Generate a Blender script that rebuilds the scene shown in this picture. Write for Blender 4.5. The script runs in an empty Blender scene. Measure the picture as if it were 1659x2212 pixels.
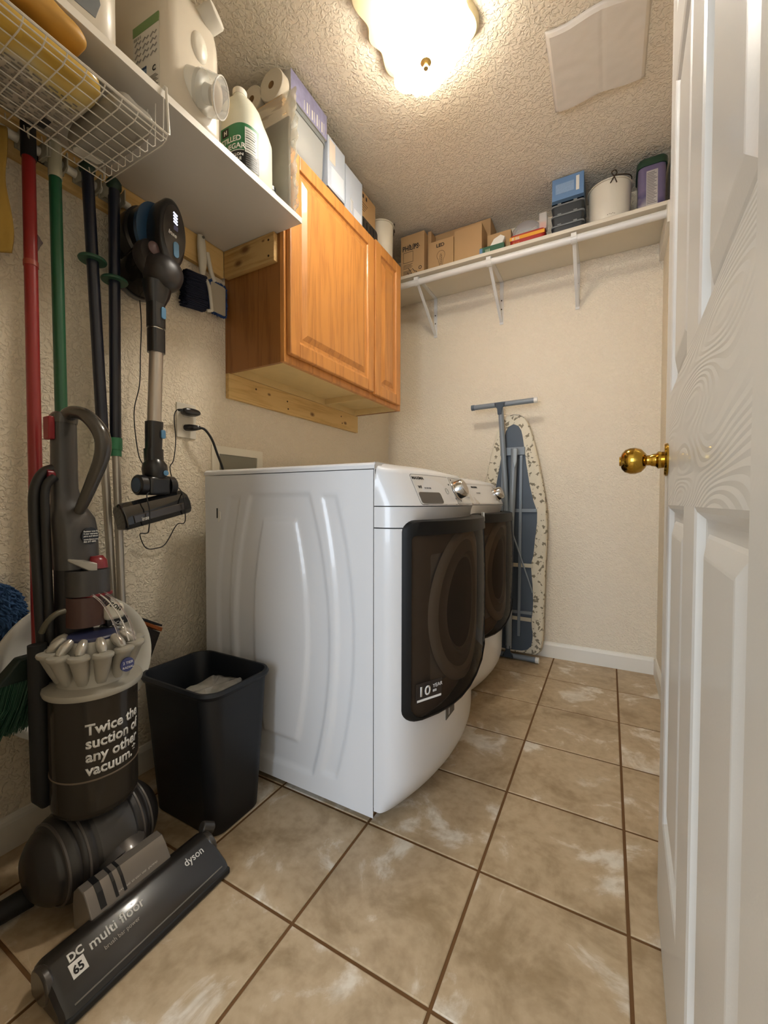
import bpy, bmesh, math, random
from math import pi, sin, cos, radians, sqrt, atan2
from mathutils import Vector, Matrix, noise
S = bpy.context.scene
COL = S.collection
random.seed(7)

# ------------------------------------------------------------------ camera
def look_matrix(yaw, pitch, roll, loc):
    f = Vector((-sin(yaw)*cos(pitch), cos(yaw)*cos(pitch), sin(pitch)))
    r = Vector((cos(yaw), sin(yaw), 0)); u = r.cross(f)
    r2 = r*cos(roll) + u*sin(roll); u2 = -r*sin(roll) + u*cos(roll)
    m = Matrix((r2, u2, -f)).transposed().to_4x4(); m.translation = loc
    return m
cd = bpy.data.cameras.new('camera'); cam = bpy.data.objects.new('camera', cd); COL.objects.link(cam)
cd.sensor_fit = 'HORIZONTAL'; cd.sensor_width = 36; cd.lens = 893.17*36/1659
cd.clip_start = 0.02
cam.matrix_world = look_matrix(0.4980155, -0.0248709, 0.001654, Vector((1.3093, -0.6417, 0.8703)))
S.camera = cam

# ------------------------------------------------------------------ exposure, world, lamps
S.view_settings.view_transform = 'Standard'; S.view_settings.look = 'None'
S.view_settings.exposure = 1.2; S.view_settings.gamma = 1.0
S.view_settings.use_curve_mapping = False
W = bpy.data.worlds.new('world'); S.world = W; W.use_nodes = True
W.node_tree.nodes['Background'].inputs[0].default_value = (0.78, 0.88, 1.0, 1)
W.node_tree.nodes['Background'].inputs[1].default_value = 0.35
LAMP_EMIT = 62.0
def area_light(name, loc, rot, size, energy, color):
    d = bpy.data.lights.new(name, 'AREA'); d.shape = 'RECTANGLE'; d.size, d.size_y = size; d.energy = energy; d.color = color
    o = bpy.data.objects.new(name, d); COL.objects.link(o); o.location = loc; o.rotation_euler = rot
    return o
# daylight coming from the room beyond the doorway, far behind the camera
area_light('hall_daylight', (.85, -2.9, 1.25), (radians(90), 0, radians(0)), (1.2, 1.6), 26, (0.76, 0.87, 1.0))

# ------------------------------------------------------------------ materials
MATS = {}
def srgb(c):
    if isinstance(c, str):
        c = [int(c[i:i+2], 16)/255 for i in (0, 2, 4)]
    return tuple((v/12.92 if v <= .04045 else ((v+.055)/1.055)**2.4) for v in c) + (1,)
def mat(name, col, rough=.5, metal=0, bump=0, bscale=60, coat=0, emit=0, spec=.5, var=0, vscale=6, alpha=1, trans=0, bdist=.002):
    if name in MATS: return MATS[name]
    m = bpy.data.materials.new(name); m.use_nodes = True; nt = m.node_tree; b = nt.nodes['Principled BSDF']
    c = srgb(col); b.inputs['Base Color'].default_value = c
    b.inputs['Roughness'].default_value = rough; b.inputs['Metallic'].default_value = metal
    b.inputs['Coat Weight'].default_value = coat; b.inputs['Specular IOR Level'].default_value = spec
    b.inputs['Alpha'].default_value = alpha; b.inputs['Transmission Weight'].default_value = trans
    if emit:
        b.inputs['Emission Color'].default_value = c; b.inputs['Emission Strength'].default_value = emit
    tc = nt.nodes.new('ShaderNodeTexCoord')
    if var:
        n = nt.nodes.new('ShaderNodeTexNoise'); n.inputs['Scale'].default_value = vscale; n.inputs['Detail'].default_value = 4
        nt.links.new(tc.outputs['Object'], n.inputs['Vector'])
        mx = nt.nodes.new('ShaderNodeMix'); mx.data_type = 'RGBA'
        mx.inputs[6].default_value = tuple(v*(1-var) for v in c[:3]) + (1,)
        mx.inputs[7].default_value = tuple(min(1, v*(1+var)) for v in c[:3]) + (1,)
        nt.links.new(n.outputs['Fac'], mx.inputs[0]); nt.links.new(mx.outputs[2], b.inputs['Base Color'])
    if bump:
        n = nt.nodes.new('ShaderNodeTexNoise'); n.inputs['Scale'].default_value = bscale; n.inputs['Detail'].default_value = 3
        nt.links.new(tc.outputs['Object'], n.inputs['Vector'])
        bp = nt.nodes.new('ShaderNodeBump'); bp.inputs['Strength'].default_value = bump; bp.inputs['Distance'].default_value = bdist
        nt.links.new(n.outputs['Fac'], bp.inputs['Height']); nt.links.new(bp.outputs['Normal'], b.inputs['Normal'])
    MATS[name] = m; return m

def plaster(name, col, scale, strength, dist, lo=.42, hi=.62):
    m = mat(name, col, .72, spec=.3); nt = m.node_tree; b = nt.nodes['Principled BSDF']
    tc = nt.nodes.new('ShaderNodeTexCoord')
    n = nt.nodes.new('ShaderNodeTexNoise'); n.inputs['Scale'].default_value = scale; n.inputs['Detail'].default_value = 1.5
    n.inputs['Distortion'].default_value = 1.2
    nt.links.new(tc.outputs['Object'], n.inputs['Vector'])
    r = nt.nodes.new('ShaderNodeValToRGB'); r.color_ramp.elements[0].position = lo; r.color_ramp.elements[1].position = hi
    r.color_ramp.interpolation = 'EASE'
    nt.links.new(n.outputs['Fac'], r.inputs['Fac'])
    n2 = nt.nodes.new('ShaderNodeTexNoise'); n2.inputs['Scale'].default_value = scale*.3; n2.inputs['Detail'].default_value = 2
    nt.links.new(tc.outputs['Object'], n2.inputs['Vector'])
    ad = nt.nodes.new('ShaderNodeMath'); ad.operation = 'MULTIPLY_ADD'; ad.inputs[1].default_value = .6
    nt.links.new(n2.outputs['Fac'], ad.inputs[0]); nt.links.new(r.outputs['Color'], ad.inputs[2])
    bp = nt.nodes.new('ShaderNodeBump'); bp.inputs['Strength'].default_value = strength; bp.inputs['Distance'].default_value = dist
    nt.links.new(ad.outputs[0], bp.inputs['Height']); nt.links.new(bp.outputs['Normal'], b.inputs['Normal'])
    return m

def wood(name, c1, c2, axis='z', rough=.42, scale=9, knots=False, coat=.15, stretch=.07):
    m = mat(name, c1, rough, coat=coat); nt = m.node_tree; b = nt.nodes['Principled BSDF']
    tc = nt.nodes.new('ShaderNodeTexCoord'); mp = nt.nodes.new('ShaderNodeMapping')
    s = [1, 1, 1]; s['xyz'.index(axis)] = stretch
    mp.inputs['Scale'].default_value = s; nt.links.new(tc.outputs['Object'], mp.inputs['Vector'])
    n = nt.nodes.new('ShaderNodeTexNoise'); n.inputs['Scale'].default_value = scale; n.inputs['Detail'].default_value = 2
    n.inputs['Distortion'].default_value = .4
    nt.links.new(mp.outputs[0], n.inputs['Vector'])
    # growth rings: fold the stretched noise into bands
    mu = nt.nodes.new('ShaderNodeMath'); mu.operation = 'MULTIPLY'; mu.inputs[1].default_value = 14
    nt.links.new(n.outputs['Fac'], mu.inputs[0])
    pp = nt.nodes.new('ShaderNodeMath'); pp.operation = 'PINGPONG'; pp.inputs[1].default_value = 1
    nt.links.new(mu.outputs[0], pp.inputs[0])
    f = nt.nodes.new('ShaderNodeTexNoise'); f.inputs['Scale'].default_value = 160; f.inputs['Detail'].default_value = 2
    nt.links.new(mp.outputs[0], f.inputs['Vector'])
    ad = nt.nodes.new('ShaderNodeMath'); ad.operation = 'MULTIPLY_ADD'; ad.inputs[1].default_value = .55
    nt.links.new(pp.outputs[0], ad.inputs[0]); nt.links.new(f.outputs['Fac'], ad.inputs[2])
    r = nt.nodes.new('ShaderNodeValToRGB'); e = r.color_ramp.elements
    e[0].position = .3; e[0].color = srgb(c2); e[1].position = .85; e[1].color = srgb(c1)
    nt.links.new(ad.outputs[0], r.inputs['Fac'])
    out = r.outputs['Color']
    if knots:
        for (ka, kz, kr_) in knots:
            sb = nt.nodes.new('ShaderNodeVectorMath'); sb.operation = 'SUBTRACT'; sb.inputs[1].default_value = (0, ka, kz) if axis == 'y' else (ka, 0, kz)
            nt.links.new(tc.outputs['Object'], sb.inputs[0])
            ms = nt.nodes.new('ShaderNodeVectorMath'); ms.operation = 'MULTIPLY'; ms.inputs[1].default_value = (0, .6/kr_, 1/kr_) if axis == 'y' else (.6/kr_, 0, 1/kr_)
            nt.links.new(sb.outputs[0], ms.inputs[0])
            wn = nt.nodes.new('ShaderNodeVectorMath'); wn.operation = 'MULTIPLY_ADD'; wn.inputs[1].default_value = (.5, .5, .5); nt.links.new(n.outputs['Color'], wn.inputs[0]); nt.links.new(ms.outputs[0], wn.inputs[2])
            sh_ = nt.nodes.new('ShaderNodeVectorMath'); sh_.operation = 'SUBTRACT'; sh_.inputs[1].default_value = (.25, .25, .25); nt.links.new(wn.outputs[0], sh_.inputs[0])
            le = nt.nodes.new('ShaderNodeVectorMath'); le.operation = 'LENGTH'; nt.links.new(sh_.outputs[0], le.inputs[0])
            kr = nt.nodes.new('ShaderNodeValToRGB'); el = kr.color_ramp.elements; el[0].position = .30; el[0].color = (.9, .9, .9, 1); el[1].position = .95; el[1].color = (0, 0, 0, 1)
            k2 = el.new(.62); k2.color = (.45, .45, .45, 1)
            nt.links.new(le.outputs['Value'], kr.inputs['Fac'])
            mx = nt.nodes.new('ShaderNodeMix'); mx.data_type = 'RGBA'; mx.inputs[7].default_value = srgb('6e4620')
            nt.links.new(kr.outputs['Color'], mx.inputs[0]); nt.links.new(out, mx.inputs[6]); out = mx.outputs[2]
    nt.links.new(out, b.inputs['Base Color'])
    bp = nt.nodes.new('ShaderNodeBump'); bp.inputs['Strength'].default_value = .15; bp.inputs['Distance'].default_value = .001
    nt.links.new(ad.outputs[0], bp.inputs['Height']); nt.links.new(bp.outputs['Normal'], b.inputs['Normal'])
    return m

def tile_mat():
    m = mat('ceramic_tile', 'b39a78', .42, spec=.4); nt = m.node_tree; b = nt.nodes['Principled BSDF']
    tc = nt.nodes.new('ShaderNodeTexCoord'); oi = nt.nodes.new('ShaderNodeObjectInfo')
    vm = nt.nodes.new('ShaderNodeVectorMath'); vm.operation = 'MULTIPLY_ADD'; vm.inputs[1].default_value = (7, 7, 7)
    nt.links.new(oi.outputs['Location'], vm.inputs[0]); nt.links.new(tc.outputs['Object'], vm.inputs[2])
    n1 = nt.nodes.new('ShaderNodeTexNoise'); n1.inputs['Scale'].default_value = 6; n1.inputs['Detail'].default_value = 7; n1.inputs['Roughness'].default_value = .62
    n1.inputs['Distortion'].default_value = .5
    nt.links.new(vm.outputs[0], n1.inputs['Vector'])
    r = nt.nodes.new('ShaderNodeValToRGB'); e = r.color_ramp.elements
    e[0].position = .34; e[0].color = srgb('a18a6a'); e[1].position = .64; e[1].color = srgb('e2d8c8')
    k = e.new(.46); k.color = srgb('b8a283'); k = e.new(.56); k.color = srgb('c1ab8c')
    nt.links.new(n1.outputs['Fac'], r.inputs['Fac'])
    n2 = nt.nodes.new('ShaderNodeTexNoise'); n2.inputs['Scale'].default_value = 45; n2.inputs['Detail'].default_value = 4
    nt.links.new(vm.outputs[0], n2.inputs['Vector'])
    r2 = nt.nodes.new('ShaderNodeValToRGB'); r2.color_ramp.elements[0].position = .3; r2.color_ramp.elements[0].color = (.72, .68, .62, 1)
    r2.color_ramp.elements[1].position = .6; r2.color_ramp.elements[1].color = (1, 1, 1, 1)
    nt.links.new(n2.outputs['Fac'], r2.inputs['Fac'])
    mx = nt.nodes.new('ShaderNodeMix'); mx.data_type = 'RGBA'; mx.blend_type = 'MULTIPLY'; mx.inputs[0].default_value = .55
    nt.links.new(r.outputs['Color'], mx.inputs[6]); nt.links.new(r2.outputs['Color'], mx.inputs[7])
    nt.links.new(mx.outputs[2], b.inputs['Base Color'])
    bp = nt.nodes.new('ShaderNodeBump'); bp.inputs['Strength'].default_value = .25; bp.inputs['Distance'].default_value = .0012
    nt.links.new(n1.outputs['Fac'], bp.inputs['Height']); nt.links.new(bp.outputs['Normal'], b.inputs['Normal'])
    return m

def clear(name, tint, gloss_rough=.08, through=.8, film='ffffff'):
    """thin see-through plastic or smoked glass"""
    m = bpy.data.materials.new(name); m.use_nodes = True; nt = m.node_tree; nt.nodes.clear()
    out = nt.nodes.new('ShaderNodeOutputMaterial')
    t = nt.nodes.new('ShaderNodeBsdfTransparent'); t.inputs[0].default_value = srgb(tint)
    d = nt.nodes.new('ShaderNodeBsdfPrincipled'); d.inputs['Base Color'].default_value = srgb(film); d.inputs['Roughness'].default_value = gloss_rough
    mx = nt.nodes.new('ShaderNodeMixShader'); lw = nt.nodes.new('ShaderNodeLayerWeight'); lw.inputs[0].default_value = .25
    ma = nt.nodes.new('ShaderNodeMath'); ma.operation = 'MULTIPLY_ADD'; ma.inputs[1].default_value = .6; ma.inputs[2].default_value = 1-through
    ma.use_clamp = True
    nt.links.new(lw.outputs['Fresnel'], ma.inputs[0]); nt.links.new(ma.outputs[0], mx.inputs[0])
    nt.links.new(t.outputs[0], mx.inputs[1]); nt.links.new(d.outputs[0], mx.inputs[2]); nt.links.new(mx.outputs[0], out.inputs[0])
    MATS[name] = m; return m

# ------------------------------------------------------------------ mesh building
class G:
    """collects shapes into one mesh; X is applied to everything added"""
    def __init__(s, X=None): s.bm = bmesh.new(); s.X = X or Matrix.Identity(4)
    def v(s, p): return s.bm.verts.new(s.X @ Vector(p))
    def face(s, vs):
        try: return s.bm.faces.new(vs)
        except ValueError: return None
    def box(s, x0, x1, y0, y1, z0, z1):
        a = [s.v((x, y, z)) for z in (z0, z1) for y in (y0, y1) for x in (x0, x1)]
        for q in ((0,2,3,1),(4,5,7,6),(0,1,5,4),(2,6,7,3),(0,4,6,2),(1,3,7,5)): s.face([a[i] for i in q])
        return s
    def obox(s, c, r, u, w, h, t):
        """box centred at c, right r, up u, width w, height h, thickness t"""
        r = Vector(r).normalized(); u = Vector(u).normalized(); n = r.cross(u); c = Vector(c)
        a = [s.v(c + r*(i*w/2) + u*(j*h/2) + n*(k*t/2)) for k in (-1, 1) for j in (-1, 1) for i in (-1, 1)]
        for q in ((0,2,3,1),(4,5,7,6),(0,1,5,4),(2,6,7,3),(0,4,6,2),(1,3,7,5)): s.face([a[i] for i in q])
        return s
    def loft(s, rings, cap0=True, cap1=True, closed=True):
        R = [[s.v(p) for p in ring] for ring in rings]
        for a, b in zip(R, R[1:]):
            n = len(a)
            for i in range(n if closed else n-1):
                j = (i+1) % n; s.face([a[i], a[j], b[j], b[i]])
        if cap0: s.face(R[0][::-1])
        if cap1: s.face(R[-1])
        return s
    def lathe(s, prof, c=(0,0,0), axis='z', seg=24, cap0=False, cap1=False, ry=1):
        c = Vector(c); rings = []
        ax = {'x': (Vector((0,1,0)), Vector((0,0,1)), Vector((1,0,0))), 'y': (Vector((0,0,1)), Vector((1,0,0)), Vector((0,1,0))),
              'z': (Vector((1,0,0)), Vector((0,1,0)), Vector((0,0,1)))}[axis] if isinstance(axis, str) else axis
        for r, h in prof:
            r = max(r, 1e-5)
            rings.append([c + ax[0]*(r*cos(2*pi*i/seg)) + ax[1]*(r*ry*sin(2*pi*i/seg)) + ax[2]*h for i in range(seg)])
        return s.loft(rings, cap0, cap1)
    def tube(s, pts, r, seg=12, cap=True, flat=1.0, smooth=0):
        P = [Vector(p) for p in pts]
        if smooth: P, r = catmull(P, r, smooth)
        n = len(P); rr = r if isinstance(r, (list, tuple)) else [r]*n
        rings = []; up = None
        for i in range(n):
            t = (P[min(i+1, n-1)] - P[max(i-1, 0)]).normalized()
            if up is None:
                up = Vector((0,0,1)) if abs(t.z) < .9 else Vector((1,0,0))
            a = t.cross(up)
            if a.length < 1e-4: a = t.cross(Vector((0,1,0)))
            a.normalize(); b = a.cross(t).normalized(); up = b
            rings.append([P[i] + a*(rr[i]*cos(2*pi*k/seg)) + b*(rr[i]*flat*sin(2*pi*k/seg)) for k in range(seg)])
        return s.loft(rings, cap, cap)
    def prism(s, outline, axis, a, b):
        """outline: 2D points; axis 'x' uses (y,z), 'y' uses (x,z), 'z' uses (x,y)"""
        f = {'x': lambda p, t: (t, p[0], p[1]), 'y': lambda p, t: (p[0], t, p[1]), 'z': lambda p, t: (p[0], p[1], t)}[axis]
        return s.loft([[f(p, a) for p in outline], [f(p, b) for p in outline]])
    def grid(s, fn, nu, nv):
        R = [[s.v(fn(i/nu, j/nv)) for i in range(nu+1)] for j in range(nv+1)]
        for j in range(nv):
            for i in range(nu): s.face([R[j][i], R[j][i+1], R[j+1][i+1], R[j+1][i]])
        return s
    def make(s, name, m, parent=None, smooth=True, bevel=0, sub=0, solid=0, angle=38, seg=2):
        bm = s.bm
        bmesh.ops.recalc_face_normals(bm, faces=bm.faces)
        lo = Vector([min(v.co[i] for v in bm.verts) for i in range(3)]); hi = Vector([max(v.co[i] for v in bm.verts) for i in range(3)])
        o3 = Vector(((lo.x+hi.x)/2, (lo.y+hi.y)/2, lo.z))
        for v in bm.verts: v.co -= o3
        me = bpy.data.meshes.new(name); bm.to_mesh(me); bm.free()
        if smooth:
            for p in me.polygons: p.use_smooth = True
            me.set_sharp_from_angle(angle=radians(angle))
        me.materials.append(m)
        o = bpy.data.objects.new(name, me); COL.objects.link(o)
        if parent is not None:
            o.parent = parent; o.location = o3 - wloc(parent)
        else: o.location = o3
        if solid:
            q = o.modifiers.new('solid', 'SOLIDIFY'); q.thickness = solid; q.offset = 0
        if bevel:
            q = o.modifiers.new('bevel', 'BEVEL'); q.width = bevel; q.segments = seg; q.limit_method = 'ANGLE'; q.angle_limit = radians(40)
        if sub:
            q = o.modifiers.new('sub', 'SUBSURF'); q.levels = sub; q.render_levels = sub
        return o
def wloc(o):
    l = Vector(o.location)
    while o.parent: o = o.parent; l += o.location
    return l
def catmull(P, r, k):
    n = len(P); out = []; ro = []; rl = r if isinstance(r, (list, tuple)) else None
    for i in range(n-1):
        p0, p1, p2, p3 = P[max(i-1,0)], P[i], P[i+1], P[min(i+2,n-1)]
        for j in range(k):
            t = j/k
            out.append(.5*((2*p1) + (p2-p0)*t + (2*p0-5*p1+4*p2-p3)*t*t + (3*p1-p0-3*p2+p3)*t**3))
            if rl: ro.append(rl[i]*(1-t) + rl[i+1]*t)
    out.append(P[-1])
    if rl: ro.append(rl[-1]); return out, ro
    return out, r
def rrect(x0, x1, y0, y1, r, n=5):
    o = []
    for cx, cy, a in ((x1-r, y1-r, 0), (x0+r, y1-r, 90), (x0+r, y0+r, 180), (x1-r, y0+r, 270)):
        for i in range(n+1):
            t = radians(a + 90*i/n); o.append((cx + r*cos(t), cy + r*sin(t)))
    return o
def ellipse(cx, cy, rx, ry, n=24, p=2):
    o = []
    for i in range(n):
        t = 2*pi*i/n; c, s_ = cos(t), sin(t)
        o.append((cx + rx*abs(c)**(2/p)*(1 if c > 0 else -1), cy + ry*abs(s_)**(2/p)*(1 if s_ > 0 else -1)))
    return o
def thing(name, label, cat, loc=(0,0,0), group=None, kind=None):
    o = bpy.data.objects.new(name, None); COL.objects.link(o); o.location = loc; o.empty_display_size = .05
    return tag(o, label, cat, group, kind)
def tag(o, label=None, cat=None, group=None, kind=None):
    if label: o['label'] = label
    if cat: o['category'] = cat
    if group: o['group'] = group
    if kind: o['kind'] = kind
    return o
def struct(o, label=None): 
    o['kind'] = 'structure'
    if label: o['label'] = label
    return o
def text(s, size, fn, m, name='lettering', parent=None, thick=.0004, bold=0, align='LEFT', width=1, space=1):
    """text mesh; fn maps (u, v, w) in metres to a world point"""
    c = bpy.data.curves.new('t', 'FONT'); c.body = s; c.size = size; c.offset = bold; c.align_x = align; c.space_line = space
    c.resolution_u = 3
    o = bpy.data.objects.new('t', c); COL.objects.link(o)
    me = bpy.data.meshes.new_from_object(o.evaluated_get(bpy.context.evaluated_depsgraph_get()))
    bpy.data.objects.remove(o); g = G(); bm = g.bm; bm.from_mesh(me); bpy.data.meshes.remove(me)
    ex = bmesh.ops.extrude_face_region(bm, geom=list(bm.faces))
    for v in [e for e in ex['geom'] if isinstance(e, bmesh.types.BMVert)]: v.co.z += thick
    for v in bm.verts: v.co = Vector(fn(v.co.x*width, v.co.y, v.co.z))
    return g.make(name, m, parent, smooth=False)
def flat(o, r, u):
    o = Vector(o); r = Vector(r).normalized(); u = Vector(u).normalized(); n = r.cross(u)
    return lambda a, b, c: o + r*a + u*b + n*c
def cyl(c, rad, th0, z0, slant=0):
    def f(a, b, w):
        t = th0 + a/rad
        return Vector((c[0] + (rad+w)*cos(t), c[1] + (rad+w)*sin(t), z0 + b + a*slant))
    return f
def copy_tree(o, parent=None, loc=None, label=None):
    c = o.copy(); COL.objects.link(c)
    if parent is not None: c.parent = parent
    if loc is not None: c.location = loc
    if label: c['label'] = label
    for ch in list(o.children): copy_tree(ch, c)
    return c

white_wall = plaster('wall_plaster', 'ecdfc8', 78, .6, .005)
ceil_mat = plaster('ceiling_plaster', 'e9dfce', 62, .55, .006, .44, .60)
trim_w = mat('white_trim', 'e6e0d4', .4, bump=.05)
white_paint = mat('white_enamel', 'd9d8d8', .28, coat=.3)
white_soft = mat('white_plastic', 'e6e2d8', .4)
black = mat('black_plastic', '141416', .3)
black_matte = mat('black_matte', '1b1b1c', .65)
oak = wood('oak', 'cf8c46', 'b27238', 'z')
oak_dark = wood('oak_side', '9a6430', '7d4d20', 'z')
pine = wood('pine', 'dcb878', 'c39a58', 'y', scale=14, knots=[(.045, .030, .014), (.335, .035, .012), (-.25, .06, .008)], rough=.6, coat=0)
pine_x = wood('pine_x', 'c9a468', 'ad8546', 'x', scale=14, knots=[(-.015, .074, .020), (-.050, .035, .017), (.075, .08, .006)], rough=.6, coat=0)
birch = mat('cabinet_underside', 'd9bd83', .6, var=.08, vscale=20)
ink = mat('black_ink', '201d1c', .6)
ink_w = mat('white_print', 'e8e6e2', .5)
# ================================================================== room shell
RW, RD, RH = 1.53, 1.83, 2.44
grout = mat('grout', '6b4a26', .9, bump=.3, bscale=300)
FX0, FX1, FY0, FY1 = -.02, 2.9, -3.2, RD+.02
fl = struct(G().box(FX0-.1, FX1, FY0, FY1+.1, -.06, -.0025).make('floor', grout, smooth=False))
tm = tile_mat(); TS = .305; gap = .0035; meshes = {}
x0 = 0.136 - TS; 
for i in range(0, 10):
    for j in range(-11, 7):
        a0 = x0 + i*TS + gap; a1 = x0 + (i+1)*TS - gap; b0 = j*TS + gap; b1 = (j+1)*TS - gap
        a0 = max(a0, FX0); a1 = min(a1, FX1-.01); b1 = min(b1, FY1); b0 = max(b0, FY0+.01)
        if a1-a0 < .02 or b1-b0 < .02: continue
        if b1 > -.42 and a0 > RW+.02: continue
        k = (round(a1-a0, 3), round(b1-b0, 3))
        if k not in meshes:
            w, h = (a1-a0)/2, (b1-b0)/2
            t = G().loft([[(x, y, -.005) for x, y in ((-w,-h),(w,-h),(w,h),(-w,h))],
                          [(x, y, -.0012) for x, y in ((-w,-h),(w,-h),(w,h),(-w,h))],
                          [(x, y, 0) for x, y in ((-w+.002,-h+.002),(w-.002,-h+.002),(w-.002,h-.002),(-w+.002,h-.002))]])
            me = t.make('tile', tm, smooth=False); meshes[k] = me.data; bpy.data.objects.remove(me)
        o = bpy.data.objects.new('tile', meshes[k]); COL.objects.link(o); o.parent = fl
        o.location = Vector(((a0+a1)/2, (b0+b1)/2, -.005)) - Vector(fl.location)
struct(G().box(-.12, 0, -.52, RD+.12, -.06, RH).make('wall_left', white_wall, smooth=False))
struct(G().box(0, RW, RD, RD+.12, -.06, RH).make('wall_back', white_wall, smooth=False))
struct(G().box(RW, RW+.12, -.52, RD+.12, -.06, RH).make('wall_right', white_wall, smooth=False))
struct(G().box(-.12, RW+.12, -.52, RD+.12, RH, RH+.1).make('ceiling', ceil_mat, smooth=False))
# wall with the doorway the photograph is taken through
wf = G(); wf.box(0, .56, -.52, -.42, -.06, RH); wf.box(.56, 1.455, -.52, -.42, 2.06, RH); wf.box(1.455, RW, -.52, -.42, -.06, RH)
struct(wf.make('wall_front', white_wall, smooth=False))
# hallway beyond the doorway
struct(G().box(FX0-.1, FX0, FY0, -.52, -.06, RH).make('wall_hallway_left', white_wall, smooth=False))
struct(G().box(FX1, FX1+.1, FY0, -.52, -.06, RH).make('wall_hallway_right', white_wall, smooth=False))
struct(G().box(RW+.12, FX1, -.52, -.42, -.06, RH).make('wall_hallway_end', white_wall, smooth=False))
struct(G().box(FX0-.1, FX1+.1, FY0, -.52, RH, RH+.1).make('ceiling_hallway', ceil_mat, smooth=False))
tr = G(); tr.box(.545, .574, -.532, -.408, 0, 2.08); tr.box(.545, 1.454, -.5315, -.4085, 2.047, 2.079)
tr.box(.50, .565, -.43, -.405, 0, 2.119); tr.box(.50, 1.5, -.4305, -.4055, 2.062, 2.12)
struct(tr.make('trim_1', trim_w, smooth=False, bevel=.003))
def baseboard(name, pts, face):
    prof = [(0, 0), (.012, 0), (.012, .068), (.009, .076), (.004, .084), (0, .086)]
    g = G(); a, b = pts
    if face == 'y': g.loft([[(a, RD - p[0], p[1]) for p in prof], [(b, RD - p[0], p[1]) for p in prof]])
    elif face == 'x': g.loft([[(p[0], a, p[1]) for p in prof], [(p[0], b, p[1]) for p in prof]])
    else: g.loft([[(RW - p[0], a, p[1]) for p in prof], [(RW - p[0], b, p[1]) for p in prof]])
    struct(g.make(name, trim_w, smooth=False))
baseboard('baseboard_back', (0.012, RW-.012), 'y'); baseboard('baseboard_left', (-.42, RD-.012), 'x'); baseboard('baseboard_right', (-.42, RD-.012), 'r')

# ------------------------------------------------------------------ six panel door, opened against the right wall
def door_mat():
    m = mat('door_white', 'dcdad6', .38, coat=.15); nt = m.node_tree; b = nt.nodes['Principled BSDF']
    tc = nt.nodes.new('ShaderNodeTexCoord'); mp = nt.nodes.new('ShaderNodeMapping'); mp.inputs['Scale'].default_value = (1, .35, 1.6)
    nt.links.new(tc.outputs['Object'], mp.inputs['Vector'])
    n = nt.nodes.new('ShaderNodeTexNoise'); n.inputs['Scale'].default_value = 5; n.inputs['Detail'].default_value = 1
    nt.links.new(mp.outputs[0], n.inputs['Vector'])
    mu = nt.nodes.new('ShaderNodeMath'); mu.operation = 'MULTIPLY'; mu.inputs[1].default_value = 75; nt.links.new(n.outputs['Fac'], mu.inputs[0])
    pp = nt.nodes.new('ShaderNodeMath'); pp.operation = 'PINGPONG'; pp.inputs[1].default_value = 1; nt.links.new(mu.outputs[0], pp.inputs[0])
    bp = nt.nodes.new('ShaderNodeBump'); bp.inputs['Strength'].default_value = .4; bp.inputs['Distance'].default_value = .0014
    nt.links.new(pp.outputs[0], bp.inputs['Height']); nt.links.new(bp.outputs['Normal'], b.inputs['Normal'])
    return m
dm = door_mat(); dplain = mat('door_white_plain', 'dcdad6', .38, coat=.15, bump=.08, bscale=200)
def DX(y): return 1.378 + .033*(y + .642)     # x of the visible face
k = sqrt(1+.033**2)
def dp(y, z, d=0): return (DX(y) + d, y, z)   # d > 0 goes into the door
DY0, DY1 = -.402, .412
door = struct(G().loft([[dp(DY0, .012, .012), dp(DY0, .012, .036), dp(DY0, 2.04, .036), dp(DY0, 2.04, .012)],
                        [dp(DY1, .012, .012), dp(DY1, .012, .036), dp(DY1, 2.04, .036), dp(DY1, 2.04, .012)]]).make('door_1', dplain, smooth=False),
              'white moulded six panel door standing open at the right of the photo')
ys = [DY0, -.293, -.039, .067, .323, DY1]; zs = [.012, .235, .865, 1.075, 1.665, 1.79, 1.93, 2.04]
def slab(g, y0, y1, z0, z1, d=0):
    g.loft([[dp(y0, z0, d), dp(y0, z0, .012), dp(y0, z1, .012), dp(y0, z1, d)], [dp(y1, z0, d), dp(y1, z0, .012), dp(y1, z1, .012), dp(y1, z1, d)]])
for a, b in ((0, 1), (4, 5)):
    g = G(); slab(g, ys[a], ys[b], zs[0], zs[-1]); g.make('stile', dplain, door, smooth=False)
for a, b in ((0, 1), (2, 3), (4, 5), (6, 7)):
    g = G(); slab(g, ys[1], ys[4], zs[a], zs[b]); g.make('rail', dm if a == 2 else dplain, door, smooth=False)
for a, b in ((1, 2), (3, 4), (5, 6)):
    g = G(); slab(g, ys[2], ys[3], zs[a], zs[b]); g.make('mullion', dplain, door, smooth=False)
    for c, d in ((1, 2), (3, 4)):
        y0, y1, z0, z1 = ys[c], ys[d], zs[a], zs[b]; g = G()
        def ring(i, dep): return [dp(y0+i, z0+i, dep), dp(y1-i, z0+i, dep), dp(y1-i, z1-i, dep), dp(y0+i, z1-i, dep)]
        g.loft([ring(0, 0), ring(.006, .002), ring(.014, .0095), ring(.018, .0105), ring(.030, .0105), ring(.034, .0085), ring(.052, .003), ring(.055, .0025)], False, True)
        g.make('door_panel', dplain, door, smooth=False)
brass = mat('polished_brass', 'b8923a', .12, metal=1)
g = G(); n = Vector((-1, .033, 0)).normalized(); ky = .352; kc = Vector(dp(ky, .955))
ax = (Vector((0, 0, 1)), n.cross(Vector((0, 0, 1))), n)
g.lathe([(.0, 0), (.0325, 0), (.033, .003), (.031, .0065), (.0295, .007), (.0, .0075)], kc, ax, 32)
rose = g.make('door_rosette', brass, door)
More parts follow.
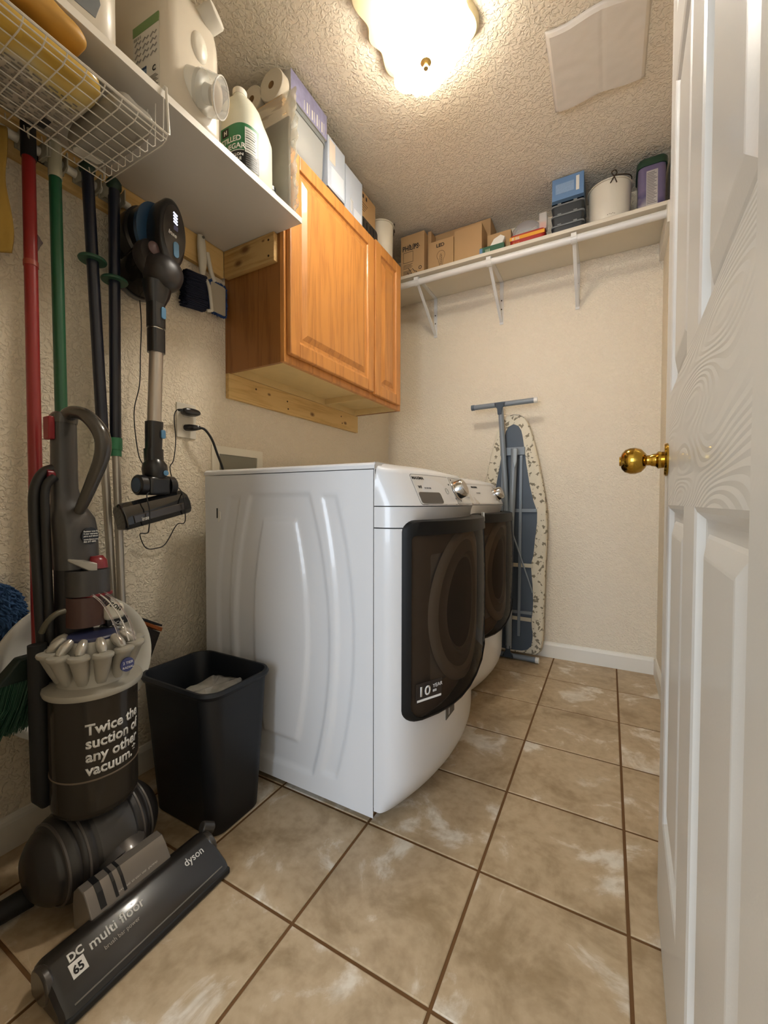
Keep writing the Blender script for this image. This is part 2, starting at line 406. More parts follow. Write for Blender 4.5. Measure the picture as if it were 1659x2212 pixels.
g = G(); g.lathe([(.0, .006), (.016, .006), (.0175, .016), (.013, .020), (.012, .027), (.0105, .029), (.0105, .035), (.016, .038), (.0235, .045), (.0268, .055), (.0268, .064), (.0235, .073), (.017, .079), (.010, .081), (.0095, .0835), (.004, .084), (0, .084)], kc, ax, 32)
g.make('door_knob', brass, door)
# ------------------------------------------------------------------ ceiling lamp
def lamp_mat():
    m = bpy.data.materials.new('lit_glass'); m.use_nodes = True; nt = m.node_tree; b = nt.nodes['Principled BSDF']
    b.inputs['Base Color'].default_value = (.9, .9, .85, 1); b.inputs['Roughness'].default_value = .3
    tc = nt.nodes.new('ShaderNodeTexCoord')
    # two bulbs sit behind the glass: brightest in front of them, weaker at the rim
    ln = nt.nodes.new('ShaderNodeVectorMath'); ln.operation = 'LENGTH'; nt.links.new(tc.outputs['Object'], ln.inputs[0])
    mr = nt.nodes.new('ShaderNodeMapRange'); mr.inputs['From Min'].default_value = .045; mr.inputs['From Max'].default_value = .17
    mr.inputs['To Min'].default_value = 1; mr.inputs['To Max'].default_value = 0; nt.links.new(ln.outputs['Value'], mr.inputs['Value'])
    pw = nt.nodes.new('ShaderNodeMath'); pw.operation = 'POWER'; pw.inputs[1].default_value = 2.0; nt.links.new(mr.outputs[0], pw.inputs[0])
    ma = nt.nodes.new('ShaderNodeMath'); ma.operation = 'MULTIPLY_ADD'; ma.inputs[1].default_value = LAMP_EMIT; ma.inputs[2].default_value = .85
    nt.links.new(pw.outputs[0], ma.inputs[0])
    # emission lowered on the glass's pan side to tame the halo on the ceiling
    ge = nt.nodes.new('ShaderNodeNewGeometry'); bf = nt.nodes.new('ShaderNodeMapRange'); bf.inputs['To Min'].default_value = 1; bf.inputs['To Max'].default_value = .24
    nt.links.new(ge.outputs['Backfacing'], bf.inputs['Value'])
    m2 = nt.nodes.new('ShaderNodeMath'); m2.operation = 'MULTIPLY'; nt.links.new(ma.outputs[0], m2.inputs[0]); nt.links.new(bf.outputs[0], m2.inputs[1]); ma = m2
    nt.links.new(ma.outputs[0], b.inputs['Emission Strength']); b.inputs['Emission Color'].default_value = (1, .93, .81, 1)
    return m
lm = lamp_mat(); LX, LY = .773, .622
lamp = thing('ceiling_lamp', 'lit scalloped glass flush lamp on the ceiling', 'ceiling lamp', (LX, LY, RH))
def wavy(h, amp, k):
    o = []; N = 160          # square outline, two of its sides scalloped
    for i in range(N):
        t = 2*pi*i/N; p = 8; c, s_ = cos(t), sin(t); r = h/((abs(c)**p + abs(s_)**p)**(1/p))
        side = ((t + pi/4) % (pi/2))/(pi/2); q = int(((t+pi/4) % (2*pi))/(pi/2)) % 2
        r += amp*sin(side*pi*2*k)*(sin(side*pi)**.5)*(1 if q == 0 else .15)
        o.append((r*cos(t), r*sin(t)))
    return o
pan = mat('lamp_pan', 'c9bb98', .45, metal=.1)
rings = [[(.752 + x*sc, .590 + y*sc, z) for x, y in wavy(.165, .010, 2.5)] for z, sc in ((RH, 1), (RH-.020, 1.0), (RH-.028, .96), (RH-.024, .6))]
G().loft(rings, True, True).make('ceiling_pan', pan, lamp)
ctrl = [(.712,.790),(.76,.776),(.83,.732),(.896,.690),(.915,.655),(.917,.60),(.912,.55),(.885,.515),(.83,.475),(.765,.452),(.722,.462),(.700,.486),(.680,.492),(.668,.520),(.648,.535),(.640,.565),(.645,.60),(.630,.63),(.636,.665),(.622,.70),(.634,.735),(.660,.748),(.672,.772),(.690,.772)]
CP, _ = catmull([Vector((x, y, 0)) for x, y in ctrl] + [Vector((ctrl[0][0], ctrl[0][1], 0))], 1, 6); CP = CP[:-1]
GZ = RH-.088; rings = []
for sc, z in ((1.0, .006), (1.015, 0), (1.0, -.006), (.93, -.018), (.80, -.034), (.64, -.048), (.47, -.058), (.30, -.064), (.16, -.0665), (.05, -.067)):
    rings.append([(LX + (q.x-LX)*sc, LY + (q.y-LY)*sc, GZ + z + .0018*sc*(1 if i % 2 else -1)) for i, q in enumerate(CP)])
shade = G().loft(rings, False, True).make('glass_shade', lm, lamp, angle=80)
if sum(p.normal.z*p.area for p in shade.data.polygons) > 0: shade.data.flip_normals()
g = G(); g.lathe([(.0, 0), (.017, 0), (.018, -.003), (.011, -.006), (.006, -.008), (.006, -.012), (.009, -.016), (.008, -.021), (.003, -.025), (0, -.026)], (LX, LY, GZ-.067), 'z', 20)
g.make('finial', mat('old_brass', 'a48d58', .35, metal=.7), lamp)
for bxx in (-.05, .05):
    g = G(); g.lathe([(0, 0), (.012, .002), (.024, .016), (.026, .028), (.018, .044), (.013, .052), (.013, .07), (0, .07)], (LX+bxx, LY, RH-.094), 'z', 20); b = g.make('bulb', mat('bulb_glass', 'fff2dc', .4, emit=2), lamp)
    pl = bpy.data.lights.new('bulb_light', 'POINT'); pl.energy = .15; pl.color = (1, .92, .80); pl.shadow_soft_size = .028
    po = bpy.data.objects.new('bulb_light', pl); COL.objects.link(po); po.location = (LX+bxx*1.9, LY, RH-.062); po.parent = None

# translucent paper cover taped over the ceiling vent
film = mat('paper_sheet', 'dcd6cf', .3, bump=.35, bscale=22, bdist=.002)
vx0, vx1, vy0, vy1 = 1.10, 1.405, .86, 1.185
def sheet(u, v):
    x = vx0 + (vx1-vx0)*u; y = vy0 + (vy1-vy0)*v + .006*sin(u*9)
    e = min(u, 1-u, v, 1-v); z = RH - .002 - min(1, e*25)*.012
    z -= .0012*noise.noise(Vector((x*30, y*30, 0)))*min(1, e*20)
    if abs(u-.56) < .02: z += .0012
    return (x, y, z)
vc = G().grid(sheet, 48, 48).make('vent_cover_sheet', film, None, solid=.0008)
tag(vc, 'square of thin pale sheeting taped flat on the ceiling right of the lamp', 'cover')
# ================================================================== washer and dryer
def sstep(d, w): 
    t = max(0, min(1, d/w/2 + .5)); return t*t*(3-2*t)
def side_h(x, z):
    X = x - .437
    def reg(d_in, z0, z1): return sstep(min(d_in, z-z0, z1-z), .008)
    hb = .185-.066*((z-.47)/.41)**2; hi = .107-.042*((z-.48)/.33)**2
    a = .213-.049*((z-.49)/.39)**2; b = .267-.057*((z-.49)/.39)**2
    return -.0075*reg(hb-abs(X), .078, .892) + .0075*reg(hi-abs(X), .158, .815) - .006*reg(min(abs(X)-a, b-abs(X)), .095, .886)
def FR(y, z, yc):
    t = (y-yc)/.343
    if abs(t) >= .9999: return .769
    x = .768 + .066*(1-abs(t)**12)**.4 + .070*(1-(t+.1)**2)
    if z < .14: x -= .055*((.14-z)/.1)**2*min(1, (1-abs(t)**12)**.4)
    if z > .86: x -= (z-.86)*.45
    if z > .958: x -= 3.4*(z-.958)
    return max(x, .769)
glass_smoke = clear('smoked_door_glass', 'b3a99f', .05, .90, '5d554d')
drum_dark = mat('drum_dark', '5a5148', .5); ring_grey = mat('porthole_plastic', 'd2cabf', .35)
chrome = mat('chrome', 'c9c7c4', .12, metal=1); lcd = mat('lcd_window', '5b5754', .15, coat=.6)
seam = mat('panel_gap', '2c2b2b', .8); print_g = mat('grey_print', '6f6c69', .6)
def machine(name, label, yc, dx, dryer):
    y0, y1 = yc-.343, yc+.343
    t = thing(name, label, 'dryer' if dryer else 'washing machine', (.44+dx, yc, 0))
    def f(y, z): return FR(y, z, yc) + dx
    g = G(); g.box(.112+dx, .7665+dx, y0+.0085, y1-.002, .045, .955); g.make('cabinet', white_paint, t, bevel=.004)
    for s_ in (y0, ):
        g = G(Matrix.Translation((dx, 0, 0)))
        def side(u, v):
            x = .112 + .655*u; z = .024 + .931*v
            return (x, s_ - side_h(x, z), z)
        g.grid(side, 110, 150)
        g.make('side_panel', white_paint, t, angle=180)
    for ax_, ay_ in ((.16, y0+.06), (.72, y0+.06), (.16, y1-.06), (.72, y1-.06)):
        g = G(); g.lathe([(.0, 0), (.022, 0), (.022, .012), (.01, .014), (.01, .05), (0, .05)], (ax_+dx, ay_, 0), 'z', 16); g.make('leg', black, t)
    if not dryer:
        g = G(); g.box(.168, .173, y0-.001, y0+.004, .815, .848); g.box(.176, .18, y0-.001, y0+.004, .812, .84); g.make('transit_slot', seam, t)
        g = G(); g.prism([(.178, .84), (.186, .836), (.188, .815), (.180, .800), (.176, .812)], 'y', y0-.003, y0+.001); g.make('torn_sticker', white_soft, t)
    # top cover with rolled edge
    g = G(); pr_ = [(y0-.003, .957), (y0-.003, .966), (y0+.003, .973), (y0+.012, .975), (y1-.012, .975), (y1-.003, .973), (y1+.003, .966), (y1+.003, .957)]
    g.loft([[(.112+dx, a, b) for a, b in pr_], [(.772+dx, a, b) for a, b in pr_]]); g.make('top_cover', white_paint, t, angle=60)
    g = G(); g.box(.768+dx, .772+dx, y0+.003, y1-.003, .07, .955); g.make('front_gap', seam, t, smooth=False)
    def fasc(nm, z0, z1, nz, dish=0, zr=None):
        g = G(); rows = []
        zz = [z0 + (z1-z0)*i/nz for i in range(nz+1)]; ns = 64
        yy = [yc - .343*cos(pi*i/ns) for i in range(ns+1)]
        R = []
        for z in zz:
            row = []
            for y in yy:
                x = f(y, z)
                if dish:
                    q = (y-yc)/.343; x -= dish*max(0, 1-(q/.85)**4)*sin(pi*(z-z0)/(z1-z0)*.5 + pi/2 if z > z1-.001 else pi*(1-(z-z0)/(z1-z0))*.5)
                row.append((x, y, z))
            R.append([(.771+dx, y1, z)] + [(.771+dx, y0, z)] + row)
        g.loft(R, True, True); return g.make(nm, white_paint, t, angle=50)
    fasc('front_panel', .045, .800, 40); fasc('door_recess_trim', .803, .857, 8, dish=.02)
    fasc('console', .8595, .9745, 16)
    # console inset panels follow the curved front
    def on(y, z, w=0): return Vector((f(y, z) + w, y, z))
    def patch(nm, ya, yb, za, zb, w, m, r=.006):
        g = G(); o = rrect(ya, yb, za, zb, r, 4)
        # dense outline so that it follows the curve
        P = []
        for i in range(len(o)):
            a, b = o[i], o[(i+1) % len(o)]; n = max(1, int(abs(a[0]-b[0])/.02))
            for q in range(n): P.append((a[0]+(b[0]-a[0])*q/n, a[1]+(b[1]-a[1])*q/n))
        g.loft([[on(a, b, -.002) for a, b in P], [on(a, b, w) for a, b in P]], False, True)
        return g.make(nm, m, t, angle=30)
    ya = yc-.265
    cons = mat('console_face', 'd6d3cf', .35)
    if not dryer:
        patch('panel_outline', ya, ya+.21, .862, .9465, .0004, print_g, .008)
        patch('detergent_drawer', ya+.0015, ya+.2085, .8635, .945, .0012, cons, .007)
        patch('panel_outline', ya+.212, yc+.315, .862, .9465, .0004, print_g, .004)
        patch('dial_panel', ya+.2135, yc+.3135, .8635, .945, .0012, cons, .003)
        patch('drawer_grip', ya+.006, ya+.110, .866, .897, .0022, mat('grip_dark', '474443', .3, coat=.5), .008)
        ky = yc-.02
        text('MAXIMA', .013, lambda a, b, w: on(yc-.262+a, .9325+b*.8, .0013+w), ink, 'lettering', t, width=1.0, bold=.0004)
        text('W7', .010, lambda a, b, w: on(yc-.250+a, .9075+b, .0013+w), ink, 'lettering', t, bold=.0004)
        text('|||||| |||||||||| |||||||||', .0045, lambda a, b, w: on(yc-.225+a, .9075+b, .0013+w), print_g, 'lettering', t)
    else:
        patch('panel_outline', yc-.30, yc+.315, .862, .9465, .0004, print_g, .008)
        patch('dial_panel', yc-.2985, yc+.3135, .8635, .945, .0012, cons, .007)
        ky = yc+.0
        text('MAXIMA', .012, lambda a, b, w: on(yc-.262+a, .930+b*.8, .0013+w), ink, 'lettering', t, bold=.0004)
        text('|||||| |||||||||| |||||||||', .0045, lambda a, b, w: on(yc-.24+a, .907+b, .0013+w), print_g, 'lettering', t)
    for k in range(14):
        a = radians(-60 + 300*k/13); yy_, zz_ = ky + .055*sin(a), .905 + .033*cos(a)
        if k % 2 == 0: text('|||||', .0055, lambda u, v, w: on(yy_-.008+u, zz_+v, .0013+w), ink, 'lettering', t)
    for k in range(9):
        yy_ = yc+.12+.045*(k % 3); zz_ = .935-.025*(k//3)
        text('||||', .0055, lambda u, v, w: on(yy_+u, zz_+v, .0013+w), print_g, 'lettering', t)
    if not dryer:
        gg = G()
        for i in range(28):
            a, b = 2*pi*i/28, 2*pi*(i+1)/28
            c0 = on(ky-.085+.0085*cos(a), .902+.0085*sin(a), .0016); c1 = on(ky-.085+.0085*cos(b), .902+.0085*sin(b), .0016)
            gg.tube([c0, c1], .0006, 4, False)
        gg.make('power_symbol', print_g, t)
    c = on(ky, .905, 0); nv = Vector((1, .0, .42)).normalized(); u_ = Vector((0, 1, 0)); v_ = nv.cross(u_)
    g = G(); g.lathe([(.0, -.002), (.033, -.002), (.033, .004), (.030, .006), (.0285, .028), (.026, .031), (.0, .0315)], c, (u_, v_, nv), 32); g.make('dial', chrome, t)
    g = G(); g.lathe([(.0235, .0312), (.0235, .0322), (0, .0324)], c, (u_, v_, nv), 32); g.make('dial_cap', mat('brushed_steel', 'b4aca4', .35, metal=1), t)
    # door
    def outline(i, top, rt=.03):
        ya, yb, zt = yc-.322+i, yc+.308-i, .822-top; zb = .288+i
        o = []
        for k in range(7): a = radians(90 + 90*k/6); o.append((ya+rt+rt*cos(a), zt-rt+rt*sin(a)))
        for k in range(7): a = radians(180 + 90*k/6); o.append((ya+.035+.035*cos(a), zb+.035+.035*sin(a)))
        for k in range(1, 12):          # swept lower right
            s = k/11; o.append((ya+.035 + (yb-ya-.035)*(s if s < .5 else .5+.5*sin((s-.5)*pi)), zb + (.24)*max(0, s-.12)**2.0/.774*1.0 + (.0)))
        for k in range(1, 7): o.append((yb, zb+.24+(zt-rt-zb-.24)*k/6))
        for k in range(1, 7): a = radians(90*k/6); o.append((yb-rt+rt*cos(a), zt-rt+rt*sin(a)))
        for k in range(1, 10): o.append((yb-rt - (yb-ya-2*rt)*k/10, zt))
        return o
    def D(y, z, w=0): 
        q = max(0, min(1, (y-yc+.322)/.63)); return Vector((f(y, z) + .012 + .046*sin(pi*.8*q**.85)*(1-.25*((z-.56)/.3)**2) + w, y, z))
    O = outline(0, 0); I = outline(.010, .040, .012); C = (yc-.01, .56)
    g = G()
    r0 = [Vector((f(a, b)-.006, a, b)) for a, b in O]; r1 = [D(a, b, -.012) for a, b in O]
    r2 = [D(C[0]+(a-C[0])*.985, C[1]+(b-C[1])*.985, -.002) for a, b in O]
    r3 = [D(a, b, .0) for a, b in I]; r4 = [D(a, b, -.008) for a, b in I]
    g.loft([r0, r1, r2, r3, r4], False, False); dr = g.make('door', mat('door_rim', '161514', .5, spec=.2), t, angle=50)
    g = G(); rr = [[D(C[0]+(a-C[0])*s, C[1]+(b-C[1])*s, -.003) for a, b in I] for s in (1.0, .9, .75, .6, .45, .3, .15, .02)]
    g.loft(rr, False, True); g.make('door_glass', glass_smoke, dr, angle=180)
    g = G(); g.loft([[Vector((f(C[0]+(a-C[0])*s, C[1]+(b-C[1])*s)+.006, C[0]+(a-C[0])*s, C[1]+(b-C[1])*s)) for a, b in I] for s in (1.0, .95, .9, .85, .8, .75)], False, False)
    g.make('door_liner', mat('liner', 'a3978a', .45), dr, angle=180)
    def PR(r, h, n=72): return [Vector((f(C[0]+r*cos(2*pi*k/n), .555+r*sin(2*pi*k/n)) + h, C[0]+r*cos(2*pi*k/n), .555+r*sin(2*pi*k/n))) for k in range(n)]
    g = G(); g.loft([PR(r, h) for r, h in ((.238, .0065), (.234, .014), (.226, .018), (.208, .018), (.202, .012), (.197, .008))], False, False)
    g.make('porthole_ring', ring_grey, dr)
    g = G(); g.loft([PR(r, h) for r, h in ((.197, .008), (.186, .007), (.168, .012), (.160, .016), (.154, .012), (.150, .006), (.140, .003))], False, False)
    g.make('inner_ring', mat('porthole_inner', 'a59b8f', .35), dr)
    g = G(); g.loft([PR(r, h) for r, h in ((.141, .003), (.12, .0035), (.08, .006), (.04, .010), (.001, .011))], False, False); g.make('door_bowl', drum_dark, dr)
    if not dryer:
        gg = G(); gg.loft([[D(a, b, .0002) for a, b in ((yc-.302, .340), (yc-.225, .340), (yc-.225, .392), (yc-.302, .392))], [D(a, b, .0008) for a, b in ((yc-.302, .340), (yc-.225, .340), (yc-.225, .392), (yc-.302, .392))]])
        gg.make('warranty_sticker', mat('sticker_dark', '2d2623', .35), dr)
        text('10', .036, lambda a, b, w: D(yc-.299+a, .358+b, .001+w), ink_w, 'lettering', dr, bold=.0008)
        text('YEAR', .014, lambda a, b, w: D(yc-.257+a, .373+b, .001+w), ink_w, 'lettering', dr)
        text('|||||||', .007, lambda a, b, w: D(yc-.257+a, .363+b, .001+w), ink_w, 'lettering', dr)
        gg = G(); gg.loft([[D(a, b, .0009) for a, b in ((yc-.300, .343), (yc-.227, .343), (yc-.227, .349), (yc-.300, .349))], [D(a, b, .0013) for a, b in ((yc-.300, .343), (yc-.227, .343), (yc-.227, .349), (yc-.300, .349))]])
        gg.make('sticker_stripe', ink_w, dr)
        gg = G(); q = ((yc+.215, .800), (yc+.262, .800), (yc+.262, .832), (yc+.215, .832)); gg.loft([[D(a, b, -.001) for a, b in q], [D(a, b, .003) for a, b in q]]); gg.make('door_latch_tag', white_soft, dr)
        by, bz = yc-.115, .250
    else: by, bz = yc-.235, .262
    gg = G(); q = ((by-.028, bz-.02), (by+.028, bz-.012), (by+.028, bz+.034), (by-.028, bz+.022))
    gg.loft([[on(a, b, -.001) for a, b in q], [on(a, b, .002) for a, b in q]]); bd = gg.make('emblem', mat('emblem_grey', '4c4946', .4), t)
    text('||' if not dryer else '|', .022, lambda a, b, w: on(by-.016+a, bz-.004+b+a*.15, .0024+w), mat('emblem_light', 'a8a39c', .4), 'lettering', t, bold=.0006)
    return t
machine('washing_machine', 'white front loading washer nearest the camera, detergent drawer in its console, smoked glass door', .640, 0, False)
machine('clothes_dryer', 'white dryer standing behind the washer, half hidden by it, below the ironing board', 1.335, -.045, True)

# ================================================================== ironing board
def fabric_mat():
    m = mat('leaf_print_fabric', 'd8cdb6', .85); nt = m.node_tree; b = nt.nodes['Principled BSDF']
    tc = nt.nodes.new('ShaderNodeTexCoord')
    n = nt.nodes.new('ShaderNodeTexNoise'); n.inputs['Scale'].default_value = 9; n.inputs['Distortion'].default_value = 1.5
    nt.links.new(tc.outputs['Object'], n.inputs['Vector'])
    ad = nt.nodes.new('ShaderNodeVectorMath'); ad.operation = 'MULTIPLY_ADD'; ad.inputs[1].default_value = (.08, .08, .08)
    nt.links.new(n.outputs['Color'], ad.inputs[0]); nt.links.new(tc.outputs['Object'], ad.inputs[2])
    v = nt.nodes.new('ShaderNodeTexVoronoi'); v.inputs['Scale'].default_value = 36; v.distance = 'MINKOWSKI'; v.inputs['Exponent'].default_value = .75
    nt.links.new(ad.outputs[0], v.inputs['Vector'])
    r = nt.nodes.new('ShaderNodeValToRGB'); r.color_ramp.elements[0].position = .62; r.color_ramp.elements[1].position = .68
    r.color_ramp.elements[0].color = srgb('847a66'); r.color_ramp.elements[1].color = srgb('dcd2bb')
    nt.links.new(v.outputs['Distance'], r.inputs['Fac']); nt.links.new(r.outputs['Color'], b.inputs['Base Color'])
    return m
fab = fabric_mat(); steel = mat('blue_grey_steel', '7c848b', .45, metal=.1, coat=.2, var=.08); steel_d = mat('blue_grey_panel', '47515c', .5, var=.12, vscale=12)
ib = thing('ironing_board', 'folded ironing board with leaf print cover leaning upright against the back wall', 'ironing board', (.835, 1.75, 0))
def by(z): return 1.742 + .026*z
hw = [(1.366, .0), (1.362, .03), (1.348, .052), (1.329, .070), (1.29, .086), (1.237, .102), (1.16, .120), (1.084, .136), (1.02, .148), (.957, .160), (.88, .172), (.806, .180), (.68, .182), (.503, .176), (.325, .173), (.146, .170), (.07, .166), (.035, .155), (.028, .13)]
cx = .829
out_o = [(cx+w, z) for z, w in hw] + [(cx-w, z) for z, w in hw[::-1] if w > 0]
wi = [(1.311, .0), (1.306, .02), (1.29, .035), (1.262, .047), (1.18, .060), (1.087, .072), (.958, .094), (.87, .115), (.818, .134), (.754, .134), (.66, .124), (.575, .118), (.523, .105), (.46, .110), (.421, .115), (.318, .120), (.25, .117), (.214, .111), (.17, .116), (.138, .121), (.075, .116), (.045, .09), (.035, .05)]
in_o = [(cx+w, z) for z, w in wi] + [(cx-w, z) for z, w in wi[::-1] if w > 0]
g = G()
def resamp(o, n):
    P = [Vector(p) for p in o]; L = [0]
    for i in range(len(P)): L.append(L[-1] + (P[(i+1) % len(P)]-P[i]).length)
    R = []
    for k in range(n):
        t = L[-1]*k/n; i = max(j for j in range(len(P)) if L[j] <= t)
        R.append(P[i].lerp(P[(i+1) % len(P)], (t-L[i])/max(1e-6, L[i+1]-L[i])))
    return R
N = 90; oo = resamp(out_o, N); ii = resamp(in_o, N)
def ripple(k): return .0025*sin(k*2.1) + .002*sin(k*.9+1)
g.loft([[(p.x, by(p.y)+.028, p.y) for p in oo], [(p.x + (p.x-cx)*.03, by(p.y)+.012+ripple(k)*.5, p.y) for k, p in enumerate(oo)],
        [(p.x*.96+ii[k].x*.04, by(p.y)-.004+ripple(k), p.y*.96+ii[k].y*.04) for k, p in enumerate(oo)],
        [((p.x+ii[k].x)/2, by(p.y)-.005+ripple(k+3), (p.y+ii[k].y)/2) for k, p in enumerate(oo)],
        [(q.x, by(q.y)-.0015+ripple(k)*.4, q.y) for k, q in enumerate(ii)], [(q.x, by(q.y)+.006, q.y) for q in ii]], True, False)
g.make('fabric_cover', fab, ib, angle=70)
g = G(); g.loft([[(cx+(p.x-cx)*.97, by(p.y)+.002, p.y) for p in oo], [(cx+(p.x-cx)*.97, by(p.y)+.010, p.y) for p in oo]]); g.make('board_panel', steel_d, ib, smooth=False)
def bar(nm, p, q, w, t_=.012, m=steel, par=ib):
    p, q = Vector(p), Vector(q); g = G(); g.obox((p+q)/2, (1, 0, 0) if abs((q-p).x) < abs((q-p).z) else (0, 0, 1), q-p, w, (q-p).length, t_); return g.make(nm, m, par, smooth=False, bevel=.002)
bar('rail', (.875, by(1.1)-.006, 1.13), (.875, by(.1)-.006, .12), .016); bar('rail', (.775, by(1.1)-.006, 1.13), (.775, by(.1)-.006, .12), .016)
bar('crossbar', (cx-.068, by(1.155)-.010, 1.155), (cx+.066, by(1.155)-.010, 1.155), .045)
bar('crossbar', (cx-.13, by(.82)-.006, .822), (cx+.132, by(.82)-.006, .822), .020); bar('crossbar', (cx-.115, by(.25)-.006, .255), (cx+.115, by(.25)-.006, .255), .018)
strap = mat('elastic_strap', 'c3bba6', .8)
bar('strap', (cx-.12, by(.52)-.009, .517), (cx+.115, by(.52)-.009, .517), .022, .003, strap); bar('strap', (cx-.12, by(.22)-.009, .222), (cx+.112, by(.22)-.009, .218), .022, .003, strap)
g = G(); g.tube([(.768, 1.722, 1.395), (.785, 1.722, 1.15), (.806, 1.720, .85), (.812, 1.715, .70), (.803, 1.712, .52), (.790, 1.705, .30), (.772, 1.70, .03)], .0145, 14, smooth=4); g.make('leg', steel, ib)
g = G(); g.tube([(.846, 1.712, 1.165), (.846, 1.712, 1.12), (.840, 1.708, .9), (.834, 1.70, .70), (.831, 1.695, .4), (.829, 1.69, .06)], .017, 14, smooth=4); g.make('leg', steel, ib)
g = G(); g.prism([(.855, 1.165), (.866, 1.16), (.864, 1.09), (.855, 1.055), (.846, 1.09), (.844, 1.16)], 'y', 1.686, 1.698); g.make('release_lever', mat('clear_lever', '9aa3a8', .2), ib, bevel=.003)
g = G(); g.tube([(.838, 1.70, .715), (.95, 1.715, .375)], .0045, 8); g.make('brace_rod', steel, ib)
def foot(nm, a, b, cc, up):
    g = G(); g.tube([a, b], .0145, 16); f = g.make(nm, steel, ib)
    a, b = Vector(a), Vector(b); d = (b-a).normalized()
    g = G(); g.tube([b-d*.002, b+d*.016], .0162, 16); g.make('end_cap', white_soft, f)
    g = G(); g.tube([a+d*.002, a-d*.016], .0162, 16); g.make('end_cap', mat('steel_cap', '55616b', .5), f)
    c = Vector(cc)
    g = G(); g.prism([(c.x-.030, c.z+up*.012), (c.x+.030, c.z+up*.012), (c.x+.026, c.z-up*.008), (c.x+.014, c.z-up*.022), (c.x+.011, c.z-up*.055), (c.x-.011, c.z-up*.055), (c.x-.014, c.z-up*.022), (c.x-.026, c.z-up*.008)], 'y', c.y-.017, c.y-.010)
    g.make('bracket', mat('steel_dark', '39434d', .5, metal=.3), f, bevel=.002)
    for k in (-.024, .024):
        g = G(); g.lathe([(0, 0), (.004, 0), (.004, .003), (0, .004)], (c.x+k, c.y-.018, c.z), 'y', 10); g.make('rivet', black, f)
foot('foot_bar', (.618, 1.722, 1.414), (.948, 1.722, 1.420), (.766, 1.722, 1.414), 1)
foot('foot_bar', (.70, 1.700, .019), (.975, 1.690, .018), (.829, 1.692, .022), -1)
# ================================================================== wall cabinet
wc = thing('wall_cabinet', 'oak wall cabinet with two raised panel doors hanging above the machines', 'cabinet', (.15, .945, 1.365))
CY0, CY1, CZ0, CZ1, CX = .481, 1.403, 1.365, 2.130, .298
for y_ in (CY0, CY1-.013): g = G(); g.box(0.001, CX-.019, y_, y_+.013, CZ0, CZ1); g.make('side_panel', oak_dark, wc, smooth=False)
g = G(); g.box(.001, CX-.019, CY0+.013, CY1-.013, CZ0+.03, CZ0+.042); g.box(.001, CX-.019, CY0+.013, CY1-.013, CZ1-.014, CZ1-.002); g.box(.001, .006, CY0+.013, CY1-.013, CZ0+.03, CZ1-.01)
g.make('bottom_shelf', birch, wc, smooth=False)
g = G(); g.box(.006, .024, CY0+.013, CY1-.013, CZ0, CZ0+.03); g.box(.006, CX-.019, 1.088, 1.100, CZ0+.004, CZ0+.03); g.box(.006, CX-.019, CY1-.030, CY1-.013, CZ0+.002, CZ0+.03); g.make('mounting_rail', birch, wc, smooth=False)
# face frame: stiles and rails
ox = [CX-.019, CX]
def fr(nm, a, b, c, d): g = G(); g.box(ox[0], ox[1], a, b, c, d); g.make(nm, oak, wc, smooth=False, bevel=.0015)
fr('frame_stile', CY0, CY0+.038, CZ0, CZ1); fr('frame_stile', CY1-.038, CY1, CZ0, CZ1); fr('frame_stile', 1.062, 1.114, CZ0, CZ1)
for a, b in ((CY0+.038, 1.062), (1.114, CY1-.038)): fr('frame_rail', a, b, CZ0, CZ0+.038); fr('frame_rail', a, b, CZ1-.038, CZ1)
def cab_door(y0, y1, z0, z1, sw):
    x0, x1 = CX+.0015, CX+.0205
    d = G().box(x0, x0+.009, y0+.01, y1-.01, z0+.01, z1-.01).make('door', oak, wc, smooth=False)
    def mem(nm, pts):
        g = G(); g.prism(pts, 'x', x0, x1); g.make(nm, oak, d, smooth=False, bevel=.004)
    mem('stile', [(y0, z0), (y0+sw, z0), (y0+sw, z1), (y0, z1)]); mem('stile', [(y1-sw, z0), (y1, z0), (y1, z1), (y1-sw, z1)])
    mem('rail', [(y0+sw, z0), (y1-sw, z0), (y1-sw, z0+sw), (y0+sw, z0+sw)]); mem('rail', [(y0+sw, z1-sw), (y1-sw, z1-sw), (y1-sw, z1), (y0+sw, z1)])
    a0, a1, b0, b1 = y0+sw, y1-sw, z0+sw, z1-sw
    def R(i, x): return [(x, a0+i, b0+i), (x, a1-i, b0+i), (x, a1-i, b1-i), (x, a0+i, b1-i)]
    g = G(); g.loft([R(-.001, x1-.003), R(.003, x1-.008), R(.010, x1-.010), R(.013, x1-.012), R(.016, x1-.012), R(.042, x1-.002), R(.044, x1-.0015)], False, True)
    g.make('raised_panel', oak, d, smooth=False)
cab_door(.492, 1.080, 1.392, 2.112, .052); cab_door(1.096, 1.366, 1.386, 2.122, .052)
# pine cleats
c = G().box(.0, .019, .481, 1.411, 1.270, 1.3645).make('wood_cleat', pine, smooth=False, bevel=.0015)
tag(c, 'bare pine board screwed to the wall under the oak cabinet', 'board')
for y, z in ((.62, 1.335), (.81, 1.325), (.815, 1.292), (1.24, 1.335), (1.25, 1.30)):
    g = G(); g.lathe([(0, -.001), (.004, -.001), (.004, .0008), (0, .0008)], (.019, y, z), 'x', 10); g.make('screw', mat('screw_dark', '4a3520', .5, metal=.5), c)
c = G().box(.019, .270, .4615, .4805, 1.714, 1.8135).make('wood_cleat', pine_x, smooth=False, bevel=.0015)
tag(c, 'knotty pine board on the side of the oak cabinet holding up the white shelf', 'board')
for x, z in ((.245, 1.79), (.245, 1.735)):
    g = G(); g.lathe([(0, 0), (.004, 0), (.004, .001), (0, .001)], (x, .4605, z), 'y', 10); g.make('screw', MATS['screw_dark'], c)
